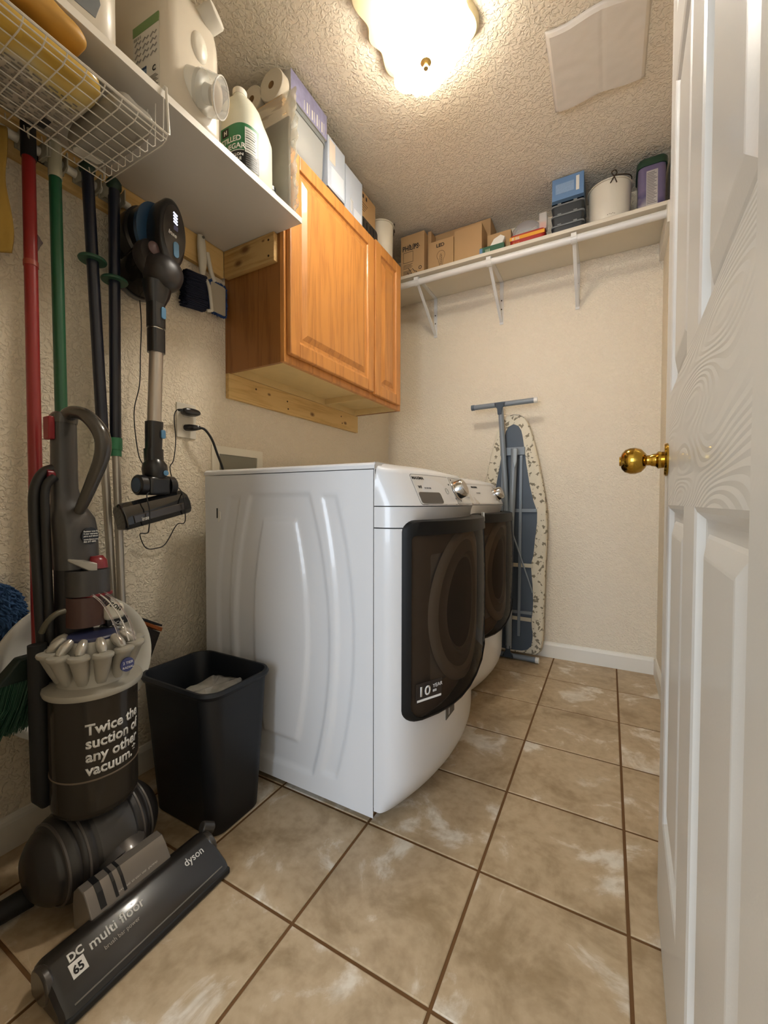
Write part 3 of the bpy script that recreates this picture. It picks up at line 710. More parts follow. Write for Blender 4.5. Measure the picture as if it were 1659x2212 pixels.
c = G().box(.0, .0185, -.40, .4615, 1.714, 1.8135).make('wood_cleat', pine, smooth=False, bevel=.0015)
tag(c, 'pine board along the left wall under the white shelf, behind the broom rail', 'board')

# ================================================================== shelves
melamine = mat('white_melamine', 'cfcac2', .45, bump=.04)
sh = G().box(0, .380, -.41, .4795, 1.8145, 1.8325).make('shelf', melamine, smooth=False, bevel=.0012)
tag(sh, 'white board shelf on the left wall ending at the oak cabinet', 'shelf')
g = G(); g.box(.3802, .3812, -.41, .4795, 1.8145, 1.8325); g.make('edge_banding', mat('shelf_edge', 'e9e3d8', .4), sh, smooth=False)
bs = thing('wall_shelf', 'long white shelf on three metal brackets across the back wall near the ceiling', 'shelf', (.9, 1.7, 2.15))
G().box(.004, RW-.004, 1.527, RD-.002, 2.150, 2.168).make('board', mat('shelf_cream', 'd8cfbd', .5), bs, smooth=False, bevel=.002)
rod = G(); rod.tube([(.012, 1.540, 2.118), (RW-.004, 1.540, 2.118)], .0165, 16)
rd = rod.make('closet_rod', mat('white_rod', 'dedcd8', .3, bump=.35, bscale=120), bs)
brk = mat('white_bracket', 'dcdad6', .35)
for x in (.335, .745, 1.147):
    b = thing('shelf_bracket', None, None); b.parent = bs; b.location = Vector((x, 1.7, 2.0)) - Vector(bs.location)
    w = .010
    g = G(); g.box(x-w, x+w, 1.824, 1.8295, 1.905, 2.1495); g.box(x-w, x+w, 1.545, 1.829, 2.144, 2.1495); g.make('flange', brk, b, smooth=False)
    g = G(); p, q = Vector((x, 1.822, 1.918)), Vector((x, 1.552, 2.112)); g.obox((p+q)/2, (1, 0, 0), q-p, .017, (q-p).length, .007); g.make('strut', brk, b, smooth=False, bevel=.002)
    g = G(); g.obox((p+q)/2+Vector((0, .002, .009)), (1, 0, 0), q-p, .004, (q-p).length, .018); g.make('strut_rib', brk, b, smooth=False)
    g = G()
    prof = [(1.540+.0205*cos(radians(a)), 2.118+.0205*sin(radians(a))) for a in range(150, 391, 20)] + [(1.540+.017*cos(radians(a)), 2.118+.017*sin(radians(a))) for a in range(390, 149, -20)]
    g.prism(prof, 'x', x-.014, x+.014); g.box(x-.012, x+.012, 1.518, 1.527, 2.118, 2.137); g.box(x-.010, x+.010, 1.555, 1.563, 2.115, 2.146); g.make('rod_hook', brk, b, smooth=False, bevel=.001)
    for z in (2.04, 1.99):
        g = G(); g.lathe([(0, 0), (.004, 0), (.003, -.003), (0, -.003)], (x, 1.8235, z), 'y', 8); g.make('screw', MATS['screw_dark'], b)
wsg = struct(G().box(RW-.019, RW, 1.50, RD, 2.06, 2.1495).make('trim_2', trim_w, smooth=False))

# ================================================================== things on the back shelf
card = mat('cardboard', 'b9966a', .85, var=.05, vscale=8); card_in = mat('cardboard_dark', '8c6f49', .9)
def carton(name, label, x0, x1, y0, y1, z0, z1, cat='box', m=card, flap=None, group=None):
    b = G().box(x0, x1, y0, y1, z0, z1).make(name, m, smooth=False, bevel=.001); tag(b, label, cat, group)
    g = G(); g.box(x0+.001, x1-.001, (y0+y1)/2-.0012, (y0+y1)/2+.0012, z1-.0008, z1+.0009); g.make('flap_seam', card_in, b, smooth=False)
    return b
ZS = 2.1685
ph = carton('cardboard_box', 'tall cardboard bulb box with bold black lettering, leftmost on the back shelf', .226, .372, 1.552, 1.64, ZS, 2.405)
f = lambda x, z: flat((x, 1.5515, z), (1, 0, 0), (0, 0, 1))
text('PHILIPS', .040, f(.236, 2.318), ink, 'lettering', ph, bold=.0008, width=.80)
g = G()
for a, b, c_, d in ((.242, .304, 2.308, 2.3095), (.242, .304, 2.25, 2.2515), (.242, .2435, 2.25, 2.309), (.3025, .304, 2.25, 2.309)): g.box(a, b, 1.551, 1.5525, c_, d)
for k in range(4): g.box(.242, .30-.006*(k % 2), 1.551, 1.5525, 2.238-.007*k, 2.2395-.007*k)
for k in range(6): g.box(.242, .296-.005*(k % 3), 1.551, 1.5525, 2.203-.006*k, 2.2045-.006*k)
g.make('printed_lines', ink, ph, smooth=False)
g = G()
for x0_, z0_ in ((.280, 2.335), (.305, 2.335), (.33, 2.33), (.268, 2.178), (.29, 2.175), (.275, 2.20), (.30, 2.195), (.32, 2.178)):
    g.tube([(x0_, 1.5512, z0_+.015), (x0_+.016, 1.5512, z0_-.006)], .0014, 4)
g.make('pen_marks', ink, ph)
g = G(); g.lathe([(.010, -.0004), (.010, -.001), (.007, -.001), (.007, -.0004)], (.348, 1.5517, 2.205), 'y', 18); g.make('recycling_mark', ink, ph)
carton('cardboard_box', 'narrow cardboard box squeezed between the two printed bulb boxes', .374, .396, 1.60, 1.72, ZS, 2.42)
ld = carton('cardboard_box', 'small cardboard box printed LED with a bulb drawing', .400, .545, 1.552, 1.60, ZS, 2.322)
text('LED', .026, f(.445, 2.285), ink, 'lettering', ld, bold=.0006, space=1, width=1.05)
g = G(); bc = (.473, 2.225)
pts = [(bc[0]+.0235*cos(radians(a)), 1.5512, bc[1]+.012+.026*sin(radians(a))) for a in range(-50, 231, 14)]
pts = [(bc[0]+.008, 1.5512, 2.176)] + pts + [(bc[0]-.008, 1.5512, 2.176)]
g.tube(pts, .0007, 4); g.tube([(bc[0]-.004, 1.5512, 2.18), (bc[0]-.006, 1.5512, 2.225), (bc[0], 1.5512, 2.245), (bc[0]+.006, 1.5512, 2.225), (bc[0]+.004, 1.5512, 2.18)], .0007, 4, smooth=4)
for k in range(5): g.tube([(bc[0]-.006, 1.5512, 2.19+.01*k), (bc[0]+.006, 1.5512, 2.194+.01*k)], .0007, 4)
g.make('bulb_drawing', ink, ld)
carton('cardboard_box', 'plain square cardboard box beside the one printed LED', .548, .700, 1.556, 1.665, ZS, 2.348)
carton('cardboard_box', 'widest cardboard box, behind the plain box and the LED box', .392, .718, 1.668, 1.80, ZS, 2.432)
bx_ = carton('cardboard_box', 'small cardboard box behind the green packet on the back shelf', .720, .842, 1.60, 1.665, ZS, 2.295)
gp = G().box(.693, .82, 1.542, 1.575, ZS, 2.204).make('packet', mat('green_pack', '2f5d45', .45), smooth=False, bevel=.002)
tag(gp, 'small dark green packet with pale print lying at the shelf edge', 'packet')
text('|||||', .020, flat((.722, 1.5415, 2.176), (1, 0, 0), (0, 0, 1)), mat('pale_print', 'c6cfae', .5), 'lettering', gp, bold=.0004)
G().box(.6925, .708, 1.5412, 1.5758, ZS+.002, 2.2).make('blue_end', mat('blue_end', '5d84a8', .45), gp, smooth=False)
tp = G(); tp.prism([(.745, 2.2045), (.81, 2.2045), (.822, 2.235), (.80, 2.25), (.765, 2.236)], 'y', 1.548, 1.572); tag(tp.make('paper_tube', white_soft, smooth=False, bevel=.002), 'crumpled white paper stub on top of the green packet', 'paper')
# plastic tub with red label
pc = clear('clear_plastic', 'f4f6f6', .08, .86, 'ffffff')
tub = thing('plastic_tub', 'clear plastic clamshell tub with a red and yellow label on the back shelf', 'tub', (.93, 1.60, ZS))
redl = mat('red_label', 'a92a24', .4); yel = mat('yellow_label', 'e6a32e', .4)
g = G(); g.prism(rrect(.845, 1.015, 1.55, 1.665, .02), 'z', ZS+.001, ZS+.055); b = g.make('base', redl, tub)
g = G(); g.prism([(.846, ZS+.030), (1.014, ZS+.030), (1.014, ZS+.047), (.846, ZS+.047)], 'y', 1.5485, 1.5505); st = g.make('label_band', yel, tub, smooth=False)
text('||| |||||', .016, flat((.857, 1.548, ZS+.033), (1, 0, 0), (0, 0, 1)), ink_w, 'lettering', tub, bold=.0004)
text('|||| || |||', .011, flat((.862, 1.5495, ZS+.012), (1, 0, 0), (0, 0, 1)), yel, 'lettering', tub)
g = G(); o = ellipse(.92, 1.61, .072, .055, 32)
g.loft([[(x, y, ZS+.055) for x, y in o], [(.92+(x-.92)*1.02, 1.61+(y-1.61)*1.02, ZS+.08) for x, y in o], [(.92+(x-.92)*.96, 1.61+(y-1.61)*.96, ZS+.105) for x, y in o], [(.92+(x-.92)*.7, 1.61+(y-1.61)*.7, ZS+.125) for x, y in o]], False, True)
g.make('dome', pc, tub)
g = G(); o = ellipse(.92, 1.61, .078, .060, 32)
g.loft([[(x, y, ZS+.066) for x, y in o], [(.92+(x-.92)*1.03, 1.61+(y-1.61)*1.03, ZS+.069) for x, y in o], [(x, y, ZS+.072) for x, y in o]], False, False); g.make('rim', pc, tub)
g = G(); g.box(.985, 1.022, 1.56, 1.60, ZS+.055, ZS+.135); g.make('blister_pack', clear('blister', 'ffffff', .1, .6, 'f0ece6'), tub, smooth=False, bevel=.004)
g = G(); g.box(.989, 1.018, 1.564, 1.596, ZS+.056, ZS+.09); g.make('orange_card', mat('orange_card', 'd8602c', .5), tub, smooth=False)
# three black trays with grey rims
tray_m = mat('tray_black', '26292b', .55); trim_g = mat('tray_rim', '777b7c', .5)
def tray(z, label):
    t = thing('storage_tray', label, 'tray', (1.115, 1.62, z), 'black trays stacked on the back shelf')
    g = G(); o0 = rrect(1.050, 1.182, 1.562, 1.70, .012); o1 = rrect(1.046, 1.187, 1.556, 1.706, .014)
    g.loft([[(x, y, z) for x, y in o0], [(x, y, z+.036) for x, y in o1]]); g.make('body', tray_m, t, angle=60)
    g = G(); o2 = rrect(1.042, 1.191, 1.551, 1.711, .016); g.loft([[(x, y, z+.036) for x, y in o2], [(x, y, z+.0425) for x, y in o2]]); g.make('rim', trim_g, t, angle=60)
    for x in (1.080, 1.150): g = G(); g.box(x-.008, x+.008, 1.549, 1.556, z+.040, z+.0475); g.make('clip', trim_g, t, smooth=False)
for k, w in enumerate(('bottom black tray of the stack of three on the back shelf', 'middle black tray of the stack of three on the back shelf', 'top black tray of the stack, right under the blue carton')): tray(ZS + .0485*k, w)
bb = G().box(1.046, 1.186, 1.552, 1.69, ZS+.1462, 2.4335).make('carton', mat('blue_carton', '6b8db6', .5, var=.06), smooth=False, bevel=.0015)
tag(bb, 'light blue carton resting on the three black trays', 'box')
G().box(1.0458, 1.1862, 1.5518, 1.6902, ZS+.1462, ZS+.162).make('dark_band', mat('blue_dark', '2e4a63', .5), bb, smooth=False)
G().box(1.062, 1.143, 1.5512, 1.5522, ZS+.19, 2.405).make('front_label', mat('pale_blue', '8ba6c6', .5, var=.2, vscale=120), bb, smooth=False)
G().box(1.152, 1.166, 1.5512, 1.5522, ZS+.185, 2.42).make('seal_sticker', white_soft, bb, smooth=False)
# white enamel buckets
def bucket(label, cx_, cy_, z0, r0, r1, h, strap):
    t = thing('enamel_bucket', label, 'bucket', (cx_, cy_, z0), 'white metal buckets')
    g = G(); g.lathe([(0, .004), (r0*.96, .004), (r0, 0), (r0+.001, .003), ((r0+r1)/2, h*.5), (r1, h-.006), (r1+.003, h-.004), (r1+.004, h), (r1+.001, h+.002), (r1-.003, h-.001), (r0-.004, .01), (0, .01)], (cx_, cy_, z0), 'z', 48)
    b = g.make('body', mat('bucket_enamel', 'd9d2c2', .35, coat=.3), t)
    g = G(); g.tube([(cx_ + (r1+.0035)*cos(radians(a)), cy_ + (r1+.0035)*sin(radians(a)), z0+h-.004) for a in range(0, 361, 10)], .003, 8); g.make('rim', mat('bucket_rim', 'cfc7b5', .3), t)
    a = radians(strap); d = Vector((cos(a), sin(a), 0)); tn = Vector((-sin(a), cos(a), 0)); c = Vector((cx_, cy_, z0+h))
    wire = mat('rusty_wire', '46382c', .5, metal=.6)
    g = G(); g.tube([c + d*(r1*cos(radians(k))) + tn*(r1*sin(radians(k))) + Vector((0, 0, .006+.02*sin(radians(k))**2)) for k in range(0, 181, 12)], .0022, 6); g.make('handle', wire, t)
    g = G(); p = c + d*(r1+.006)
    g.tube([p+Vector((0,0,-.03))+tn*.012, p+Vector((0,0,.0)), p+Vector((0,0,.018))-tn*.010, p+Vector((0,0,.026))+tn*.004, p+Vector((0,0,.012))+tn*.012, p+Vector((0,0,-.004)), p+Vector((0,0,-.028))-tn*.014], .0024, 6, smooth=4); g.make('twisted_tie', wire, t)
    g = G()
    for k in range(5): g.lathe([(0, 0), (.0022, 0), (.0016, .0012), (0, .0014)], (cx_+r0*cos(a-.25+.08*k)*1.003, cy_+r0*sin(a-.25+.08*k)*1.003, z0+.022+.002*(k % 2)), (tn, Vector((0,0,1)), d), 8)
    g.make('rust_spots', mat('rust', '4b3a2a', .8), t)
bucket('larger white metal bucket with twisted wire tie, right of the black trays', 1.293, 1.632, ZS, .085, .090, .182, -80)
# plastic jug/tub with green lid, purple label
pt = thing('food_tub', 'purple and silver tub with dark green lid at the right end of back shelf', 'tub', (1.46, 1.62, ZS))
o = rrect(1.405, 1.512, 1.565, 1.70, .026)
def purple():
    m = mat('purple_label', '5d5476', .25, coat=.4); nt = m.node_tree; b = nt.nodes['Principled BSDF']; tc = nt.nodes.new('ShaderNodeTexCoord'); sx = nt.nodes.new('ShaderNodeSeparateXYZ')
    nt.links.new(tc.outputs['Object'], sx.inputs[0]); n = nt.nodes.new('ShaderNodeTexNoise'); n.inputs['Scale'].default_value = 9; nt.links.new(tc.outputs['Object'], n.inputs['Vector'])
    ma = nt.nodes.new('ShaderNodeMath'); ma.operation = 'MULTIPLY_ADD'; ma.inputs[1].default_value = 6; nt.links.new(sx.outputs['Z'], ma.inputs[0]); nt.links.new(n.outputs['Fac'], ma.inputs[2])
    r = nt.nodes.new('ShaderNodeValToRGB'); e = r.color_ramp.elements; e[0].position = .55; e[0].color = srgb('c9c2bb'); e[1].position = 1.25/1.3; e[1].color = srgb('6a6080')
    k = e.new(.8); k.color = srgb('4e4668'); nt.links.new(ma.outputs[0], r.inputs['Fac']); nt.links.new(r.outputs['Color'], b.inputs['Base Color']); return m
g = G(); g.loft([[(1.4585+(x-1.4585)*.95, 1.6325+(y-1.6325)*.95, ZS) for x, y in o], [(x, y, ZS+.02) for x, y in o], [(x, y, ZS+.195) for x, y in o]]); g.make('body', purple(), pt, angle=60)
o2 = rrect(1.400, 1.517, 1.560, 1.705, .028); g = G(); g.loft([[(x, y, ZS+.195) for x, y in o2], [(x, y, ZS+.222) for x, y in o2], [(1.4585+(x-1.4585)*.9, 1.6325+(y-1.6325)*.9, ZS+.232) for x, y in o2]]); g.make('lid', mat('green_lid', '22402f', .4), pt, angle=60)
lb = G().box(1.437, 1.480, 1.5638, 1.5652, ZS+.02, ZS+.172).make('facts_label', mat('facts_label', 'b5afab', .4), pt, smooth=False)
g = G()
for k in range(20): g.box(1.4395, 1.4775-.006*(k*7 % 5)/2, 1.5632, 1.5639, ZS+.028+.007*k, ZS+.0305+.007*k)
g.make('fine_print', mat('fine_print', '6b6566', .6), pt, smooth=False)

# ================================================================== things on top of the cabinet (top at z 2.13)
ZC = 2.1305
bin_ = thing('storage_bin', 'clear plastic bin with a grey lid on top of the oak cabinet', 'storage bin', (.20, .65, ZC))
frost = clear('frosted_plastic', 'dfe2e4', .35, .45, 'd9dcdc')
o = rrect(.155, .288, .530, .745, .03)
cxb, cyb = .2215, .6375
g = G(); g.loft([[(cxb+(x-cxb)*.90, cyb+(y-cyb)*.92, ZC+.002) for x, y in o], [(cxb+(x-cxb)*.93, cyb+(y-cyb)*.94, ZC+.004) for x, y in o], [(x, y, ZC+.165) for x, y in o], [(cxb+(x-cxb)*1.03, cyb+(y-cyb)*1.01, ZC+.17) for x, y in o]], True, False); g.make('body', frost, bin_, angle=50)
g = G(); g.loft([[(cxb+(x-cxb)*1.06, cyb+(y-cyb)*1.02, ZC+.166) for x, y in o], [(cxb+(x-cxb)*1.07, cyb+(y-cyb)*1.03, ZC+.184) for x, y in o], [(cxb+(x-cxb)*1.0, cyb+(y-cyb)*1.0, ZC+.190) for x, y in o]]); g.make('lid', mat('grey_lid', '7f8587', .45), bin_, angle=50)
g = G(); g.loft([[(cxb+(x-cxb)*.84, cyb+(y-cyb)*.86, ZC+.008) for x, y in o], [(cxb+(x-cxb)*.88, cyb+(y-cyb)*.88, ZC+.045) for x, y in o], [(cxb+(x-cxb)*.6, cyb+(y-cyb)*.6, ZC+.06) for x, y in o]]); g.make('contents', mat('brown_contents', '5c4a3b', .8, var=.4, vscale=40, bump=.5), bin_, angle=60)
g = G(); g.loft([[(cxb+(x-cxb)*.7, cyb-.02+(y-cyb)*.5, ZC+.062) for x, y in o], [(cxb+(x-cxb)*.75, cyb-.02+(y-cyb)*.6, ZC+.12) for x, y in o]]); g.make('contents_cloth', mat('cream_cloth', 'd8cbb8', .9, bump=.5), bin_, angle=60)
pb = G().box(.165, .292, .527, .742, ZC+.1912, 2.418).make('carton', mat('lilac_white_box', 'c2bfb8', .6), smooth=False, bevel=.001)
tag(pb, 'flat lilac and white printed carton lying on the grey bin lid', 'box')
G().box(.2918, .2926, .5275, .7415, ZC+.192, 2.417).make('printed_side', mat('lilac_print', '9c9bc0', .5, var=.35, vscale=30), pb, smooth=False)
g = G()
for k in range(9): g.box(.2925, .2932, .60+.015*k, .603+.015*k+.004*(k % 2), ZC+.20, ZC+.235+.004*(k % 3))
g.make('printed_bars', ink_w, pb, smooth=False)
def roll(c, r, h, label):
    t = thing('paper_roll', label, 'paper roll', c); c = Vector(c)
    g = G(); g.lathe([(.021, 0), (r-.003, 0), (r, .004), (r, h-.004), (r-.003, h), (.021, h)], c, 'z', 36); g.make('paper', mat('tissue', 'd4cbb9', .95, bump=.2, bscale=90), t)
    g = G(); g.lathe([(.021, h), (.019, h), (.019, 0), (.021, 0)], c, 'z', 20); g.make('core', card, t)
hc = carton('cardboard_box', 'slim carton on the cabinet behind the clear plastic bag, under the paper rolls', .10, .288, .487, .5235, ZC, 2.294)
def roll(x, z, r, label):
    t = thing('paper_roll', label, 'paper roll', (x, .505, z-r), 'paper rolls above the bag')
    g = G(); g.lathe([(.013, 0), (r-.002, 0), (r, .003), (r, .033), (r-.002, .036), (.013, .036)], (x, .4875, z), 'y', 36); g.make('paper', mat('tissue', 'd9d1c1', .95, bump=.2, bscale=90), t)
    g = G(); g.lathe([(.013, .0005), (.013, .0355)], (x, .4875, z), 'y', 20); g.make('core', card, t)
roll(.236, 2.3495, .055, 'right and larger of two white paper rolls peeking out above the clear bag')
roll(.140, 2.3425, .048, 'left and smaller of two white paper rolls peeking out above the clear bag')
# pale blue appliance boxes
def bluebox(label, y0, y1, z1, x1, mode):
    b = G().box(.06, x1, y0, y1, ZC+(.022 if mode else 0), z1).make('carton', mat('pale_blue_carton', 'bfc9da', .5, var=.06, vscale=14), smooth=False, bevel=.0012); tag(b, label, 'box'); return b
b1 = bluebox('pale blue and white carton just right of the clear bin on the cabinet', .748, .872, 2.355, .292, 1)
G().box(.2918, .2928, .76, .80, ZC+.13, ZC+.215).make('pale_picture', mat('beige_pic', 'e3d6cb', .5), b1, smooth=False)
G().box(.2918, .2928, .772, .862, ZC+.03, ZC+.115).make('pale_picture', mat('white_pic', 'dbe2ee', .5), b1, smooth=False)
bk = G().box(.08, .288, .750, .870, ZC, ZC+.0215).make('book', mat('dark_book', '3a302a', .5, var=.3, vscale=40), smooth=False, bevel=.002); tag(bk, 'flat dark brown case lying under the pale blue carton', 'case')
b2 = bluebox('second pale blue carton with a row of white lettering, behind the first one', .876, 1.015, 2.330, .292, 0)
text('///////', .030, lambda a, b, w: Vector((.2922+w, .915-b*.9+.02, 2.15+a)), ink_w, 'lettering', b2, bold=.0012)
G().box(.2918, .2926, .945, 1.005, ZC+.008, ZC+.05).make('pale_picture', MATS['white_pic'], b2, smooth=False)
cb = carton('cardboard_box', 'brown cardboard box with small dark printed signs on the cabinet top', .06, .235, 1.02, 1.235, ZC+.10, 2.385)
for k in range(4): g = G(); g.box(.2348, .2356, 1.05+.03*k, 1.062+.03*k, 2.355, 2.372); g.make('printed_sign', ink, cb, smooth=False)
g = G()
for k in range(4): g.box(.2348, .2356, 1.06, 1.16-.01*k, 2.33-.012*k, 2.332-.012*k)
g.make('printed_lines', ink, cb, smooth=False)
cb2 = carton('cardboard_box', 'lower brown box mostly hidden behind the black case', .05, .20, 1.03, 1.19, ZC, ZC+.0995)
bc_ = thing('plastic_case', 'glossy black plastic case beside the white bucket on the cabinet', 'case', (.26, 1.1, ZC))
o = rrect(1.030, 1.185, ZC+.001, ZC+.082, .018); g = G(); g.prism(o, 'x', .215, .278); g.make('shell', mat('gloss_black', '111216', .12, coat=.5), bc_, bevel=.003)
g = G()
for k in range(4): g.box(.278, .2795, 1.05+.03*k, 1.054+.03*k, ZC+.014, ZC+.07)
g.make('ribs', black, bc_, smooth=False)
bucket('smaller white metal bucket at the far end of the cabinet top', .222, 1.322, ZC, .060, .064, .205, 40)
# ================================================================== things on the left shelf (top at z 1.8325)
ZL = 1.8330
hdpe = mat('milky_plastic', 'dcdccb', .35, coat=.1); hdpe_w = mat('white_jug_plastic', 'd9cfbe', .38, coat=.1)
def jug(label):
    # gallon vinegar jug: rounded square body, sloping shoulder, looped handle towards the cabinet
    cx_, cy_ = .285, .318; t = thing('vinegar_jug', label, 'jug', (cx_, cy_, ZL))
    rings = []
    for z, hx, hy, p, oy in ((0, .060, .060, 4, 0), (.006, .068, .068, 4, 0), (.02, .072, .072, 3.6, 0), (.165, .072, .072, 3.4, 0), (.182, .071, .068, 3.0, -.003), (.205, .069, .056, 2.8, -.014), (.235, .062, .050, 2.5, -.018), (.258, .048, .041, 2.3, -.018), (.276, .028, .026, 2, -.018), (.284, .021, .021, 2, -.018), (.296, .019, .019, 2, -.018)):
        rings.append([(x, y+oy, ZL+z) for x, y in ellipse(cx_, cy_, hx, hy, 40, p)])
    g = G(); g.loft(rings); g.make('body', hdpe, t, angle=60)
    g = G(); g.tube([(cx_+.0, cy_+.060, ZL+.140), (cx_+.0, cy_+.0655, ZL+.18), (cx_, cy_+.0645, ZL+.215), (cx_, cy_+.052, ZL+.245), (cx_, cy_+.030, ZL+.266), (cx_, cy_+.0, ZL+.276)], [.013, .0115, .0115, .012, .013, .014], 12, smooth=5, flat=1.5); g.make('handle', hdpe, t)
    g = G(); g.lathe([(0, .290), (.021, .290), (.0215, .294), (.0215, .306), (.019, .309), (0, .309)], (cx_, cy_-.018, ZL), 'z', 28); g.make('cap', white_soft, t)
    # wrap-around label
    def S(u, w=.0006):          # u in metres along the wall of the body, start at the camera side
        th = radians(-84) + u/.072; c, s_ = cos(th), sin(th); p = 3.5
        r = .0722/((abs(c)**p + abs(s_)**p)**(1/p)); return Vector((cx_ + (r+w)*c, cy_ + (r+w)*s_, 0))
    def band(nm, u0, u1, z0, z1, w, m):
        g = G(); n = max(2, int((u1-u0)/.006)); 
        g.loft([[S(u0+(u1-u0)*k/n, w) + Vector((0, 0, z)) for k in range(n+1)] for z in (ZL+z0, ZL+z1)], False, False, closed=False)
        return g.make(nm, m, t, angle=80)
    band('label', -.06, .095, .030, .158, .0006, mat('label_green', '2f7a4f', .45)); band('label_base', -.06, .095, .030, .078, .0010, mat('label_black', '17191a', .45))
    band('facts_panel', .052, .086, .075, .148, .0012, mat('facts_white', 'd9dcd6', .5)); band('label_stripe', -.06, .050, .078, .080, .0013, ink_w)
    for k in range(9): band('fine_print', .054, .083-.002*(k % 3), .080+.0072*k, .0815+.0072*k + (.0012 if k in (1, 5) else 0), .0016, ink)
    for k in range(6): band('fine_print', .054, .088-.003*(k % 2), .036+.0065*k, .0372+.0065*k, .0016, mat('grey_small', '8b8d88', .6))
    tf = lambda u0, z0: (lambda a, b, w: S(u0+a, .0014+w) + Vector((0, 0, ZL+z0+b)))
    text('DISTILLED', .0215, tf(-.043, .106), ink_w, 'lettering', t, bold=.0005, width=.88); text('VINEGAR', .0215, tf(-.025, .084), ink_w, 'lettering', t, bold=.0005, width=.88)
    text('1 GALLON', .011, tf(-.004, .062), ink_w, 'lettering', t, bold=.0003); text('BOTTLE', .011, tf(.004, .050), ink_w, 'lettering', t, bold=.0003)
    band('logo_mark', -.022, .004, .128, .152, .0012, MATS['label_black']); text('H', .018, tf(-.015, .134), ink_w, 'lettering', t, bold=.0006)
jug('milky vinegar jug with green and black label and looped handle on the white shelf')
# large laundry jug, dispensing spout with a clear measuring cup near the bottom
def big_jug():
    J = Matrix.Translation((.213, .080, ZL)) @ Matrix.Rotation(radians(-87), 4, 'Z')
    t = thing('detergent_jug', 'big off-white detergent jug with a clear measuring cup over its spout, at the shelf edge', 'jug', (.213, .08, ZL))
    hx, hy = .088, .152; rings = []
    for z, s1, s2, dy in ((0, .90, .93, -.004), (.010, .97, .98, 0), (.03, 1, 1, 0), (.12, 1, 1, 0), (.145, 1, .985, 0), (.175, 1, .975, -.001), (.24, 1, .975, -.001), (.275, .99, .97, -.002), (.32, .96, .93, -.006), (.36, .86, .84, -.018), (.395, .62, .64, -.03), (.405, .45, .5, -.03)):
        rings.append([(x*s1, y*s2+dy, z) for x, y in rrect(-hx, hx, -hy, hy, .035, 6)])
    g = G(J); g.loft(rings); g.make('body', hdpe_w, t, angle=60)
    def onend(lx, z, ny=(0, 1, 0)):
        n_ = Vector(ny).normalized(); v_ = n_.cross(Vector((0, 0, 1))).normalized(); u_ = v_.cross(n_); return Vector((lx, hy, z)), (u_, v_, n_)
    c, ax = onend(-.010, .215); g = G(J); g.lathe([(.038, -.012), (.038, -.002), (.034, .003), (.022, .007), (0, .009)], c+Vector((0, -.004, 0)), ax, 28, ry=.66); g.make('grip_dimple', mat('dimple', 'eee8da', .35), t)
    c, ax = onend(-.055, .338, (-.25, 1, .35)); g = G(J); g.lathe([(.030, -.05), (.030, .006), (.0275, .0095), (0, .010)], c, ax, 30); g.make('vent_cap', white_soft, t)
    c, ax = onend(-.006, .098, (-.42, .85, -.28)); g = G(J); g.lathe([(.044, -.03), (.044, .010), (.036, .014), (.022, .016), (.020, .032), (0, .033)], c, ax, 30); g.make('spout_cap', mat('spout_white', 'e9e6dc', .35), t)
    g = G(J); g.lathe([(.0465, .002), (.0475, .008), (.045, .030), (.043, .050), (.042, .056), (.039, .057), (0, .057)], c, ax, 36); g.make('measuring_cup', clear('cup_clear', 'f2f2f0', .06, .82, 'ffffff'), t)
    g = G(J); u_, v_, nv = ax
    for k in range(36):
        a, b2 = 2*pi*k/36, 2*pi*(k+1)/36
        g.tube([c + nv*.0575 + u_*(.0425*cos(a)) + v_*(.0425*sin(a)), c + nv*.0575 + u_*(.0425*cos(b2)) + v_*(.0425*sin(b2))], .0017, 6, False)
    g.make('cup_rim', mat('cup_rim', 'eceae4', .2), t)
    g = G(J); g.lathe([(.032, .046), (.018, .050), (0, .050)], c, ax, 24); g.make('soap_residue', mat('residue', 'd9c9b2', .6), t)
    x1 = hx
    def P(nm, a, b, z0, z1, m, w=.0005): g = G(J); g.box(x1-.001, x1+w, a, b, z0, z1); return g.make(nm, m, t, smooth=False)
    P('label', .028, .124, .004, .202, mat('label_white', 'd6d1c6', .5)); P('label_header', .028, .124, .195, .218, mat('sage_green', '6f8d55', .5), .001)
    P('blue_panel', .028, .078, .008, .108, mat('faded_blue', '8294a6', .5, var=.25, vscale=140), .001); P('blue_header', .045, .078, .102, .108, mat('navy_bar', '2c4566', .5), .0014)
    rr_ = random.Random(3)
    for r_ in range(4):
        for q in range(3):
            yy = .036+.029*q; zz = .125+.015*r_; g = G(J); g.tube([(x1+.0012, yy, zz), (x1+.0012, yy+.010, zz+.008), (x1+.0012, yy+.016, zz+.002), (x1+.0012, yy+.023, zz+.007)], .0011, 4); g.make('printed_figure', mat('label_grey_ink', '8a837a', .6), t, smooth=False)
    g = G(J)
    for r_ in range(9): g.box(x1+.0005, x1+.0013, .084, .120-.004*(r_ % 3), .050+.0032*r_, .0512+.0032*r_)
    g.make('small_print', MATS['label_grey_ink'], t, smooth=False)
    text('C', .018, lambda a, b, w: J @ Vector((x1+.0012+w, .100+a, .085+b)), ink, 'lettering', t, bold=.0005)
    text('|||||| ||| ||', .0080, lambda a, b, w: J @ Vector((x1+.0012+w, .032+a, .184+b)), MATS['label_grey_ink'], 'lettering', t)
    g = G(J)
    for k in range(13): g.box(x1+.0005, x1+.0013, .094+.0019*k, .0948+.0019*k+(.0005 if k % 3 == 0 else 0), .010, .038)
    g.make('barcode', mat('barcode_ink', '5d5557', .6), t, smooth=False)
big_jug()
